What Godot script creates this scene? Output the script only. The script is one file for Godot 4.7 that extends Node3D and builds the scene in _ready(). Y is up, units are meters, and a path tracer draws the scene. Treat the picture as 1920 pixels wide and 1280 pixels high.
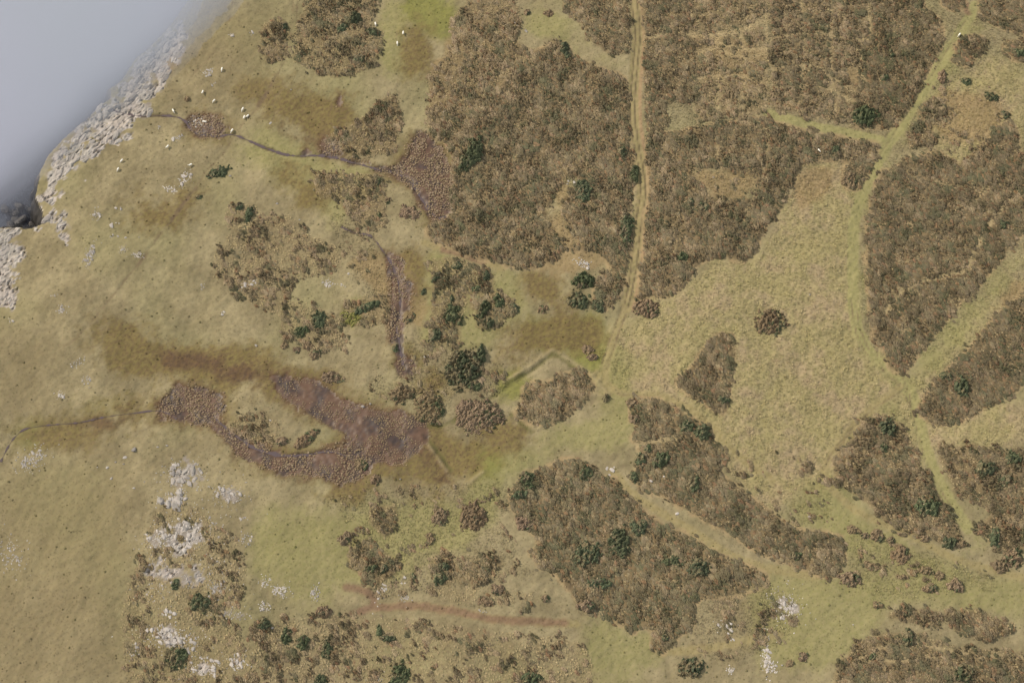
extends Node3D
# A heath on a sea cliff, seen from a light aircraft. Units are metres, y is up, x runs along the picture, z towards its lower edge.

const X0 := -168.0
const Z0 := -124.0
const CELL := 0.42
const NX := 801
const NZ := 535
const EYE := Vector3(0, 347, 140)
const PITCH := 68.0
const FOV := 26.0
const SEA_Y := -21.0
const ALBEDO := 0.62

var rng := RandomNumberGenerator.new()
var broad := FastNoiseLite.new()
var mid := FastNoiseLite.new()
var fine := FastNoiseLite.new()
var ridge := FastNoiseLite.new()
var joints := FastNoiseLite.new()
var blocks: FastNoiseLite
var H := PackedFloat32Array()          # height of every grid point
var tint := PackedColorArray()         # ground colour of every grid point
var shrub := PackedFloat32Array()      # how densely heather stands there
var patch_of := PackedByteArray()      # which patch of heather it belongs to
var trod := PackedFloat32Array()          # where feet and wheels keep the grass short
var open_ := PackedFloat32Array()      # where no tufts of grass grow (tracks, peat, rock)
var surface_of := PackedByteArray()    # 0 turf, 1 track, 2 peat, 3 rock
var taken := {}
var mat := {}
var rocks: Array[ArrayMesh] = []
var slabs: Array[ArrayMesh] = []


# ---------------------------------------------------------------- helpers
func col(r: float, g: float, b: float) -> Color:
	var c := Color(r / 255.0, g / 255.0, b / 255.0).srgb_to_linear()
	var l := (c.r * 0.3 + c.g * 0.6 + c.b * 0.1) * 0.08
	return Color((c.r * 0.92 + l) * ALBEDO, (c.g * 0.92 + l) * ALBEDO, (c.b * 0.92 + l) * ALBEDO)


func numbered(called: String) -> String:
	var k: int = taken.get(called, 0)
	taken[called] = k + 1
	return called if k == 0 else "%s_%03d" % [called, k]


func tag(o: Node, label: String, category := "", group := "", kind := "") -> Node:
	o.set_meta("label", label)
	if category: o.set_meta("category", category)
	if group: o.set_meta("group", group)
	if kind: o.set_meta("kind", kind)
	return o


func put(called: String, mesh: Mesh, material: Material, parent: Node = null, top := true) -> MeshInstance3D:
	var o := MeshInstance3D.new()
	o.name = numbered(called) if top else called
	o.mesh = mesh
	o.material_override = material
	(parent if parent else self).add_child(o, true)
	return o


func paint(called: String, rough: float, spec := 0.3) -> StandardMaterial3D:
	var m := StandardMaterial3D.new()
	m.resource_name = called
	m.vertex_color_use_as_albedo = true
	m.roughness = rough
	m.metallic_specular = spec
	return m


func relief(x: float, z: float) -> float:
	return broad.get_noise_2d(x, z) * 2.2 + mid.get_noise_2d(x * 0.35, z * 0.35) * 0.5


# where a line of sight through a place on the survey picture (1920 by 1280) meets the land, or the level given
func at(u: float, v: float, level := INF) -> Vector2:
	var ty := tan(deg_to_rad(FOV / 2.0))
	var a := deg_to_rad(PITCH)
	var x := (u - 960.0) / 640.0 * ty
	var y := (640.0 - v) / 640.0 * ty
	var d := Vector3(x, -sin(a) + y * cos(a), -cos(a) - y * sin(a))
	var h := 0.0 if level == INF else level
	var p := Vector2()
	for i in 3:
		var t := (h - EYE.y) / d.y
		p = Vector2(EYE.x + d.x * t, EYE.z + d.z * t)
		if level != INF: break
		h = relief(p.x, p.y)
	return p


func metre(u: float, v: float) -> float:
	return at(u + 1.0, v, 0.0).x - at(u, v, 0.0).x


func line(s: String) -> PackedVector2Array:
	var out := PackedVector2Array()
	for w in s.split(" ", false):
		var c := w.split(",")
		out.append(at(c[0].to_float(), c[1].to_float()))
	return out


func smooth_line(p: PackedVector2Array, step := 1.2) -> PackedVector2Array:
	var out := PackedVector2Array()
	for i in p.size() - 1:
		var a := p[maxi(i - 1, 0)]
		var d := p[mini(i + 2, p.size() - 1)]
		var n := maxi(1, int(p[i].distance_to(p[i + 1]) / step))
		for k in n:
			out.append(p[i].cubic_interpolate(p[i + 1], a, d, float(k) / n))
	out.append(p[p.size() - 1])
	return out


func new_mask() -> PackedFloat32Array:
	var m := PackedFloat32Array()
	m.resize(NX * NZ)
	return m


func fill(m: PackedFloat32Array, p: PackedVector2Array, value: float) -> void:
	var lo := INF
	var hi := -INF
	for q in p:
		lo = minf(lo, q.y)
		hi = maxf(hi, q.y)
	for j in range(maxi(0, int((lo - Z0) / CELL)), mini(NZ - 1, int((hi - Z0) / CELL) + 1) + 1):
		var z := Z0 + j * CELL
		var cuts: Array[float] = []
		for i in p.size():
			var a := p[i]
			var b := p[(i + 1) % p.size()]
			if (a.y <= z) != (b.y <= z):
				cuts.append(a.x + (z - a.y) / (b.y - a.y) * (b.x - a.x))
		cuts.sort()
		for k in range(0, cuts.size() - 1, 2):
			for i in range(maxi(0, ceili((cuts[k] - X0) / CELL)), mini(NX - 1, floori((cuts[k + 1] - X0) / CELL)) + 1):
				m[j * NX + i] = value


func stroke(m: PackedFloat32Array, p: PackedVector2Array, half: float, value := 1.0, soft := 0.5) -> void:
	for k in p.size() - 1:
		var a := p[k]
		var b := p[k + 1]
		var r := half + soft
		for j in range(maxi(0, int((minf(a.y, b.y) - r - Z0) / CELL)), mini(NZ - 1, int((maxf(a.y, b.y) + r - Z0) / CELL) + 1) + 1):
			for i in range(maxi(0, int((minf(a.x, b.x) - r - X0) / CELL)), mini(NX - 1, int((maxf(a.x, b.x) + r - X0) / CELL) + 1) + 1):
				var q := Vector2(X0 + i * CELL, Z0 + j * CELL)
				var d := q.distance_to(Geometry2D.get_closest_point_to_segment(q, a, b))
				var w := clampf((half + soft - d) / (2.0 * soft), 0.0, 1.0) * value
				if w > m[j * NX + i]: m[j * NX + i] = w


func oval(u: float, v: float, w: float, h: float, turn := 0.0) -> PackedVector2Array:
	var out := PackedVector2Array()
	for k in 14:
		var q := Vector2(cos(TAU * k / 14.0) * w / 2.0, sin(TAU * k / 14.0) * h / 2.0).rotated(deg_to_rad(turn)) * rng.randf_range(0.85, 1.12)
		out.append(at(u + q.x, v + q.y))
	return out


func blur(m: PackedFloat32Array, times: int) -> PackedFloat32Array:
	var im := Image.create_from_data(NX, NZ, false, Image.FORMAT_RF, m.to_byte_array())
	var w := NX
	var h := NZ
	for k in times:
		w = (w + 1) / 2
		h = (h + 1) / 2
		im.resize(w, h, Image.INTERPOLATE_BILINEAR)
	im.resize(NX, NZ, Image.INTERPOLATE_CUBIC)
	return im.get_data().to_float32_array()


func spot(x: float, z: float) -> int:
	return clampi(roundi((z - Z0) / CELL), 0, NZ - 1) * NX + clampi(roundi((x - X0) / CELL), 0, NX - 1)


func ground_y(x: float, z: float) -> float:
	var fx := clampf((x - X0) / CELL, 0.0, NX - 1.01)
	var fz := clampf((z - Z0) / CELL, 0.0, NZ - 1.01)
	var i := int(fx)
	var j := int(fz)
	var k := j * NX + i
	return lerpf(lerpf(H[k], H[k + 1], fx - i), lerpf(H[k + NX], H[k + NX + 1], fx - i), fz - j)


func cover(m: PackedFloat32Array, c: Color, c2: Color, ragged: float, hard: float, strength := 1.0, gain := 1.0) -> void:
	# lays a second ground colour over the first, its edge broken up by noise
	for k in NX * NZ:
		if m[k] > 0.02:
			var x := (k % NX) * CELL
			var z := (k / NX) * CELL
			var n := mid.get_noise_2d(x, z) * 0.7 + fine.get_noise_2d(x, z) * 0.3
			var w := smoothstep(0.5 - hard, 0.5 + hard, m[k] * gain + n * ragged) * strength
			if w > 0.0: tint[k] = tint[k].lerp(c.lerp(c2, clampf(0.5 + fine.get_noise_2d(x + 400.0, z) * 1.1, 0.0, 1.0)), w)


# ---------------------------------------------------------------- meshes
class Faces:
	var v := PackedVector3Array()
	var n := PackedVector3Array()
	var c := PackedColorArray()

	func tri(a: Vector3, b: Vector3, d: Vector3, ca: Color, up := 0.0) -> void:
		var m := (d - a).cross(b - a).normalized()
		if up > 0.0: m = (m * (1.0 - up) * (1.0 if m.y >= 0.0 else -1.0) + Vector3.UP * up).normalized()
		v.append_array([a, b, d])
		n.append_array([m, m, m])
		c.append_array([ca, ca, ca])

	func mesh() -> ArrayMesh:
		var a := []
		a.resize(Mesh.ARRAY_MAX)
		a[Mesh.ARRAY_VERTEX] = v
		a[Mesh.ARRAY_NORMAL] = n
		a[Mesh.ARRAY_COLOR] = c
		var m := ArrayMesh.new()
		m.add_surface_from_arrays(Mesh.PRIMITIVE_TRIANGLES, a)
		return m


func grey(spread: float) -> Color:
	var g := rng.randf_range(1.0 - spread, 1.0 + spread)
	return Color(g, g * rng.randf_range(0.97, 1.03), g * rng.randf_range(0.94, 1.04))


func clump_mesh() -> ArrayMesh:
	# a low wind-combed dome of twigs, one metre in radius
	var f := Faces.new()
	var rings := 5
	var segs := 11
	var p := []
	var off := rng.randf() * 500.0
	for r in rings + 1:
		var row := []
		for s in segs:
			var t := float(r) / rings
			var a := TAU * (s + 0.5 * (r % 2)) / segs
			var rad := t * (1.0 + 0.28 * mid.get_noise_2d(off + cos(a) * 3.0, sin(a) * 3.0)) + rng.randf_range(-0.07, 0.07)
			var y := sqrt(maxf(0.0, 1.0 - t * t)) * (1.0 + 0.9 * mid.get_noise_2d(off + cos(a) * t * 6.0, 50.0 + sin(a) * t * 6.0)) + rng.randf_range(-0.13, 0.13)
			if r == rings: y = -0.15
			row.append(Vector3(cos(a) * rad, y, sin(a) * rad))
		p.append(row)
	for r in rings:
		for s in segs:
			var a: Vector3 = p[r][s]
			var b: Vector3 = p[r][(s + 1) % segs]
			var c: Vector3 = p[r + 1][s]
			var d: Vector3 = p[r + 1][(s + 1) % segs]
			if r > 0: f.tri(a, b, c, grey(0.22))
			f.tri(b, d, c, grey(0.22))
	for k in 22:
		var a := rng.randf() * TAU
		var t := sqrt(rng.randf()) * 0.95
		var base := Vector3(cos(a) * t, sqrt(1.0 - t * t) * 0.85, sin(a) * t)
		var out := Vector3(cos(a) * t + rng.randf_range(-0.3, 0.5), rng.randf_range(0.5, 1.0), sin(a) * t + rng.randf_range(-0.5, 0.3)).normalized()
		var side := out.cross(Vector3(rng.randf(), rng.randf(), rng.randf())).normalized() * rng.randf_range(0.07, 0.15)
		f.tri(base - side, base + out * rng.randf_range(0.2, 0.42), base + side, grey(0.3) * 1.1, 0.4)
	return f.mesh()


func tuft_mesh(blades: int, flat: float) -> ArrayMesh:
	var f := Faces.new()
	for k in blades:
		var a := TAU * (k + rng.randf_range(-0.4, 0.4)) / blades
		var d := Vector3(cos(a), 0, sin(a))
		var side := Vector3(-d.z, 0, d.x) * rng.randf_range(0.16, 0.3)
		var foot := d * 0.1
		var tip := d * rng.randf_range(0.6, 1.1) + Vector3.UP * rng.randf_range(0.3, 1.0) * flat
		f.tri(foot - side + Vector3(0, 0.05, 0), tip, foot + side + Vector3(0, 0.12 * flat, 0), grey(0.12), 0.7)
	return f.mesh()


func tussock_mesh() -> ArrayMesh:
	# a pedestal of matted straw with drooping blades
	var f := Faces.new()
	var segs := 9
	var off := rng.randf() * 300.0
	var row := []
	for r in 4:
		var ring := []
		for s in segs:
			var a := TAU * s / segs
			var rad: float = [0.12, 0.5, 0.8, 0.62][r] * (1.0 + 0.3 * mid.get_noise_2d(off + cos(a) * 4.0, sin(a) * 4.0)) + rng.randf_range(-0.06, 0.06)
			ring.append(Vector3(cos(a) * rad, [0.95, 0.88, 0.5, -0.3][r] + rng.randf_range(-0.12, 0.12), sin(a) * rad))
		row.append(ring)
	for r in 3:
		for s in segs:
			var t := (s + 1) % segs
			var g := grey(0.15)
			f.tri(row[r][s], row[r][t], row[r + 1][s], g)
			f.tri(row[r][t], row[r + 1][t], row[r + 1][s], g)
	for s in segs:
		f.tri(row[0][s], Vector3(0, 1.0, 0), row[0][(s + 1) % segs], grey(0.15))
	for k in 24:
		var a := rng.randf() * TAU
		var d := Vector3(cos(a), 0, sin(a))
		var side := Vector3(-d.z, 0, d.x) * 0.1
		f.tri(d * 0.5 - side + Vector3(0, 0.9, 0), d * rng.randf_range(0.9, 1.7) + Vector3(0, rng.randf_range(0.1, 0.9), 0), d * 0.5 + side + Vector3(0, 0.9, 0), grey(0.2), 0.5)
	return f.mesh()


func rock_mesh(detail: int, flat: bool) -> ArrayMesh:
	# a boulder cut by planes out of a ball; a slab when flat
	var cuts: Array[Vector3] = []
	var far: Array[float] = []
	for k in (9 if flat else 12):
		var d := Vector3(rng.randfn(), rng.randfn() * (0.35 if flat else 0.9), rng.randfn()).normalized()
		cuts.append(d)
		far.append(rng.randf_range(0.55, 0.95))
	cuts.append(Vector3(rng.randf_range(-0.2, 0.2), 1, rng.randf_range(-0.2, 0.2)).normalized())
	far.append(0.6 if flat else 0.75)
	var f := Faces.new()
	var ball := SphereMesh.new()
	ball.radial_segments = 8 + detail * 5
	ball.rings = 4 + detail * 3
	var a := ball.surface_get_arrays(0)
	var v: PackedVector3Array = a[Mesh.ARRAY_VERTEX]
	var ix: PackedInt32Array = a[Mesh.ARRAY_INDEX]
	var off := rng.randf() * 100.0
	for k in v.size():
		var d := v[k].normalized()
		var r := 1.0
		for c in cuts.size():
			var q := cuts[c].dot(d)
			if q > 0.05: r = minf(r, far[c] / q)
		v[k] = d * r * (1.0 + 0.1 * fine.get_noise_3d(off + d.x * 2.0, d.y * 2.0, d.z * 2.0))
	for k in range(0, ix.size(), 3):
		if (v[ix[k + 1]] - v[ix[k]]).cross(v[ix[k + 2]] - v[ix[k]]).length() > 1e-6:
			f.tri(v[ix[k]], v[ix[k + 1]], v[ix[k + 2]], grey(0.09))
	return f.mesh()


func bush_mesh(rx: float, rz: float, h: float, turn: float, colors: Array, green: float, lean: Vector2) -> ArrayMesh:
	# a canopy as a rough surface over an uneven outline, with leafy sprays standing out of it
	var f := Faces.new()
	var s := 0.26
	var off := Vector2(rng.randf(), rng.randf()) * 900.0
	var nx := int(rx * 1.45 / s) + 2
	var nz := int(rz * 1.45 / s) + 2
	var p := {}
	var e := {}
	for j in range(-nz, nz + 1):
		for i in range(-nx, nx + 1):
			var x := i * s + rng.randf_range(-0.09, 0.09)
			var z := j * s + rng.randf_range(-0.09, 0.09)
			var q := 1.0 - sqrt(pow(x / rx, 2) + pow(z / rz, 2)) + mid.get_noise_2d(off.x + x * 1.4, off.y + z * 1.4) * 0.45 + mid.get_noise_2d(off.x + x * 4.0, off.y + 40.0 + z * 4.0) * 0.4
			var y := -0.12
			if q > 0.0:
				y = h * pow(minf(q * 1.6, 1.0), 0.45) * (0.74 + 0.95 * mid.get_noise_2d(off.x + x * 3.6, off.y + 77.0 + z * 3.6)) + rng.randf_range(-0.1, 0.12)
			var w := Vector2(x, z).rotated(turn)
			p[Vector2i(i, j)] = Vector3(w.x, y, w.y)
			e[Vector2i(i, j)] = q
	for j in range(-nz, nz):
		for i in range(-nx, nx):
			var k := [Vector2i(i, j), Vector2i(i + 1, j), Vector2i(i, j + 1), Vector2i(i + 1, j + 1)]
			if maxf(maxf(e[k[0]], e[k[1]]), maxf(e[k[2]], e[k[3]])) <= 0.0: continue
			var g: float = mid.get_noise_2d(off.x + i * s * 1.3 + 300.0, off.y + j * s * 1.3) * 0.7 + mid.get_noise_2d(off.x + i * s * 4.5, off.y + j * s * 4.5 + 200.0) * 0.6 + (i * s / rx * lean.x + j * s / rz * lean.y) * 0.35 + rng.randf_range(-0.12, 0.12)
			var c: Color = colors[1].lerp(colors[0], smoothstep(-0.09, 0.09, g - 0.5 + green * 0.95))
			if rng.randf() < 0.12: c = c * 1.35
			var c1 := c * grey(0.28)
			var c2 := c * grey(0.28)
			f.tri(p[k[0]], p[k[1]], p[k[2]], c1)
			f.tri(p[k[1]], p[k[3]], p[k[2]], c2)
			for n in 2:
				var d := Vector3(rng.randfn() * 0.5, rng.randf_range(0.3, 1.0), rng.randfn() * 0.5).normalized()
				var side := d.cross(Vector3(rng.randfn(), rng.randfn(), rng.randfn())).normalized() * rng.randf_range(0.04, 0.08)
				var base: Vector3 = p[k[n]] - d * 0.05
				f.tri(base - side, base + d * rng.randf_range(0.12, 0.28), base + side, c * grey(0.3) * 1.1, 0.5)
	return f.mesh()


func body_mesh(bones: Array, cell: float, blend: float, colors: Array) -> ArrayMesh:
	# one continuous skin round tapered bones, as surface nets; bones are [from, to, radius, radius, colour number]
	var lo := Vector3.INF
	var hi := -Vector3.INF
	for b in bones:
		for k in 2:
			lo = lo.min(b[k] - Vector3.ONE * (b[2 + k] + 0.06))
			hi = hi.max(b[k] + Vector3.ONE * (b[2 + k] + 0.06))
	var n := Vector3i(((hi - lo) / cell).ceil()) + Vector3i.ONE
	var val := PackedFloat32Array()
	val.resize(n.x * n.y * n.z)
	for k in n.z:
		for j in n.y:
			for i in n.x:
				var q := lo + Vector3(i, j, k) * cell
				var d := 9.0
				for b in bones:
					var a: Vector3 = b[0]
					var ab: Vector3 = b[1] - a
					var t := clampf((q - a).dot(ab) / ab.length_squared(), 0.0, 1.0)
					var e: float = q.distance_to(a + ab * t) - lerpf(b[2], b[3], t)
					var w := maxf(blend - absf(d - e), 0.0) / blend
					d = minf(d, e) - w * w * blend * 0.25
				val[(k * n.y + j) * n.x + i] = d + fine.get_noise_3dv(q * 9.0) * 0.012
	var id := {}
	var v := PackedVector3Array()
	var c := PackedColorArray()
	for k in n.z - 1:
		for j in n.y - 1:
			for i in n.x - 1:
				var sum := Vector3()
				var hits := 0
				for e in [[0, 1], [0, 2], [0, 4], [1, 3], [1, 5], [2, 3], [2, 6], [3, 7], [4, 5], [4, 6], [5, 7], [6, 7]]:
					var o0 := Vector3i(e[0] & 1, (e[0] >> 1) & 1, e[0] >> 2)
					var o1 := Vector3i(e[1] & 1, (e[1] >> 1) & 1, e[1] >> 2)
					var a := val[((k + o0.z) * n.y + j + o0.y) * n.x + i + o0.x]
					var b := val[((k + o1.z) * n.y + j + o1.y) * n.x + i + o1.x]
					if (a < 0.0) != (b < 0.0):
						sum += Vector3(o0).lerp(Vector3(o1), a / (a - b))
						hits += 1
				if hits:
					id[Vector3i(i, j, k)] = v.size()
					var q := lo + (Vector3(i, j, k) + sum / hits) * cell
					v.append(q)
					var near := 9.0
					var which := 0
					for b in bones:
						var ab: Vector3 = b[1] - b[0]
						var t := clampf((q - b[0]).dot(ab) / ab.length_squared(), 0.0, 1.0)
						var e: float = q.distance_to(b[0] + ab * t) - lerpf(b[2], b[3], t)
						if e < near:
							near = e
							which = b[4]
					c.append(colors[which] * grey(0.05))
	var st := SurfaceTool.new()
	st.begin(Mesh.PRIMITIVE_TRIANGLES)
	st.set_smooth_group(0)
	for q in v.size():
		st.set_color(c[q])
		st.add_vertex(v[q])
	for k in range(1, n.z - 1):
		for j in range(1, n.y - 1):
			for i in range(1, n.x - 1):
				var here := val[(k * n.y + j) * n.x + i] < 0.0
				for axis in 3:
					var o := Vector3i(int(axis == 0), int(axis == 1), int(axis == 2))
					if here == (val[((k + o.z) * n.y + j + o.y) * n.x + i + o.x] < 0.0): continue
					var p := Vector3i(int(axis == 1), int(axis == 2), int(axis == 0))
					var r := Vector3i(int(axis == 2), int(axis == 0), int(axis == 1))
					var at0 := Vector3i(i, j, k)
					var q: Array[int] = [id[at0], id[at0 - p], id[at0 - p - r], id[at0 - r]]
					if here: q.reverse()
					for t in [0, 1, 2, 0, 2, 3]: st.add_index(q[t])
	st.generate_normals()
	return st.commit()


func scatter(called: String, mesh: Mesh, material: Material, where: Array[Transform3D], colors: PackedColorArray, parent: Node = null) -> MultiMeshInstance3D:
	var mm := MultiMesh.new()
	mm.transform_format = MultiMesh.TRANSFORM_3D
	mm.use_colors = true
	mm.mesh = mesh
	mm.instance_count = where.size()
	for k in where.size():
		mm.set_instance_transform(k, where[k])
		mm.set_instance_color(k, colors[k])
	var o := MultiMeshInstance3D.new()
	o.name = numbered(called) if parent == null else called
	o.multimesh = mm
	o.material_override = material
	(parent if parent else self).add_child(o, true)
	o.set_meta("kind", "stuff")
	return o


func stood(x: float, z: float, yaw: float, size: Vector3, sink := 0.0, tilt := 0.1) -> Transform3D:
	var b := Basis(Vector3.UP, yaw) * Basis(Vector3(rng.randf_range(-1, 1), 0, rng.randf_range(-1, 1)).normalized(), rng.randf() * tilt)
	return Transform3D(b.scaled_local(size), Vector3(x, ground_y(x, z) - sink, z))


# ---------------------------------------------------------------- the place
func _ready() -> void:
	var cam := Camera3D.new()
	cam.name = "camera"
	cam.position = EYE
	cam.rotation_degrees = Vector3(-PITCH, 0, 0)
	cam.fov = FOV
	cam.near = 1.0
	cam.far = 6000.0
	add_child(cam)
	var env := Environment.new()
	var sky_material := ProceduralSkyMaterial.new()
	sky_material.sky_top_color = Color(0.75, 0.775, 0.80)
	sky_material.sky_horizon_color = Color(0.87, 0.87, 0.865)
	sky_material.sky_curve = 0.2
	sky_material.ground_bottom_color = Color(0.4, 0.4, 0.36)
	sky_material.ground_horizon_color = Color(0.75, 0.76, 0.76)
	sky_material.sky_energy_multiplier = 1.15
	env.background_mode = Environment.BG_SKY
	env.sky = Sky.new()
	env.sky.sky_material = sky_material
	env.tonemap_mode = Environment.TONE_MAPPER_LINEAR
	env.tonemap_exposure = 1.05
	env.sdfgi_enabled = true
	env.ssao_enabled = true
	env.ssil_enabled = true
	var around := WorldEnvironment.new()
	around.name = "air"
	around.environment = env
	add_child(around)
	var sun := DirectionalLight3D.new()
	sun.name = "sun"
	sun.light_color = Color(1.0, 0.96, 0.895)
	sun.light_energy = 1.6
	sun.light_angular_distance = 1.5
	sun.shadow_enabled = true
	sun.look_at_from_position(Vector3.ZERO, Vector3(0.78, -0.72, 0.38))
	add_child(sun)

	rng.seed = 41
	broad.seed = 3
	broad.frequency = 0.011
	broad.fractal_octaves = 2
	mid.seed = 9
	mid.frequency = 0.22
	mid.fractal_octaves = 3
	fine.seed = 17
	fine.frequency = 0.9
	fine.fractal_octaves = 2
	joints.seed = 5
	joints.noise_type = FastNoiseLite.TYPE_CELLULAR
	joints.frequency = 0.5
	joints.cellular_return_type = FastNoiseLite.RETURN_DISTANCE2_SUB
	joints.cellular_jitter = 1.1
	blocks = joints.duplicate()
	blocks.cellular_return_type = FastNoiseLite.RETURN_CELL_VALUE
	ridge.seed = 23
	ridge.frequency = 0.085
	ridge.fractal_octaves = 2
	ridge.domain_warp_enabled = true
	ridge.domain_warp_amplitude = 5.0
	ridge.domain_warp_frequency = 0.06
	mat.ground = paint("turf", 0.95, 0.15)
	mat.peat = paint("wet_peat", 0.55, 0.4)
	mat.rock = paint("lichened_rock", 0.9, 0.25)
	mat.leaf = paint("twigs_and_leaves", 0.9, 0.2)
	mat.leaf.backlight_enabled = true
	mat.leaf.backlight = Color(0.12, 0.12, 0.08)
	mat.wool = paint("wool", 1.0, 0.1)
	for k in 8:
		rocks.append(rock_mesh(0, false))
		slabs.append(rock_mesh(0, true))

	build_ground()
	build_sea()
	build_cliff()
	build_heather()
	build_grass()
	build_tussocks()
	build_bushes()
	build_rocks()
	build_sheep()
	build_mist()


const SEA_EDGE := "-420,900 -260,760 -140,600 -60,500 -14,428 20,424 55,428 82,418 78,395 66,370 70,345 75,320 90,290 120,258 150,232 180,205 208,183 206,165 228,150 252,110 278,90 308,60 338,20 360,-10 420,-80 500,-220 -600,-300"
const ROCK_BANDS := ["338,15 350,60 345,85 332,118 318,138 312,160 300,170 288,186 268,196 300,212 262,222 250,232 258,258 236,258 205,278 200,290 170,302 150,312 128,330 113,342 108,360 118,362 120,378 102,386 108,400 98,420 86,430 60,430 40,445 50,470 30,520 46,556 18,592 -20,570 -60,560 -120,600 -140,570 -40,470 -16,426 20,422 55,426 84,416 80,395 66,370 72,345 78,320 92,290 122,258 152,232 182,205 210,183 208,165 230,150 254,110 280,90 310,60", "112,404 140,384 152,386 148,402 126,424 132,446 112,452 106,470 98,468 102,430", "120,352 150,340 158,350 134,360", "160,340 176,318 186,320 178,338 164,348", "190,318 204,300 208,306 194,324"]
const PEAT := ["775,238 800,250 825,275 845,315 848,350 843,400 835,415 810,418 795,400 780,370 765,345 745,333 725,322 690,312 640,300 600,290 560,288 560,282 600,284 660,298 700,308 742,312 770,280", "720,470 735,468 752,485 765,530 768,560 756,610 752,640 760,665 785,680 782,702 762,708 742,704 735,682 742,664 735,640 735,580 728,520", "310,735 330,720 380,725 415,740 420,770 404,785 440,815 490,832 530,850 570,855 600,840 640,838 680,846 705,862 692,886 660,906 630,910 600,890 540,890 490,872 455,862 430,832 395,797 340,790 290,785 300,760", "505,700 560,706 600,718 640,745 690,763 740,768 800,785 806,800 750,832 695,836 650,815 605,792 565,770 520,738", "640,802 740,775 806,790 800,830 770,862 720,872 690,852 655,842", "350,215 400,214 428,235 412,257 372,256 352,242", "600,255 640,266 642,286 606,286", "630,182 644,184 643,196 631,196"]
const BANKS := ["944,716 990,690 1036,656", "1036,656 1075,680 1110,702", "790,818 815,850 838,884", "1112,735 1060,775 1006,804", "964,770 1004,804", "1112,704 1140,742 1112,738", "742,718 780,726", "880,905 905,885"]
const DITCHES := ["1042,664 1076,690 1104,712", "1100,742 1056,770 1010,796", "958,776 998,810", "950,722 995,696 1036,664", "850,792 900,758 960,720", "798,818 822,848 846,882", "800,798 830,798 860,782"]
const STREAMS := ["210,206 238,213 262,217 300,216 335,220 350,232 358,244 378,252 410,254 436,252 470,265 500,278 530,288 560,292 610,292 655,302 705,316 740,324 765,336 790,372 815,404 838,408", "640,425 665,436 690,440 705,452 716,468 732,490 746,528 750,570 744,612 748,640 752,664 757,690", "0,866 20,828 45,805 90,797 140,793 190,783 245,775 300,770 330,785", "400,782 430,806 470,836 520,852 570,852 620,846 665,862"]
const TRACK := "1190,-60 1190,0 1196,60 1192,120 1188,200 1193,260 1203,320 1205,370 1196,430 1192,480 1185,530 1175,575"


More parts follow.
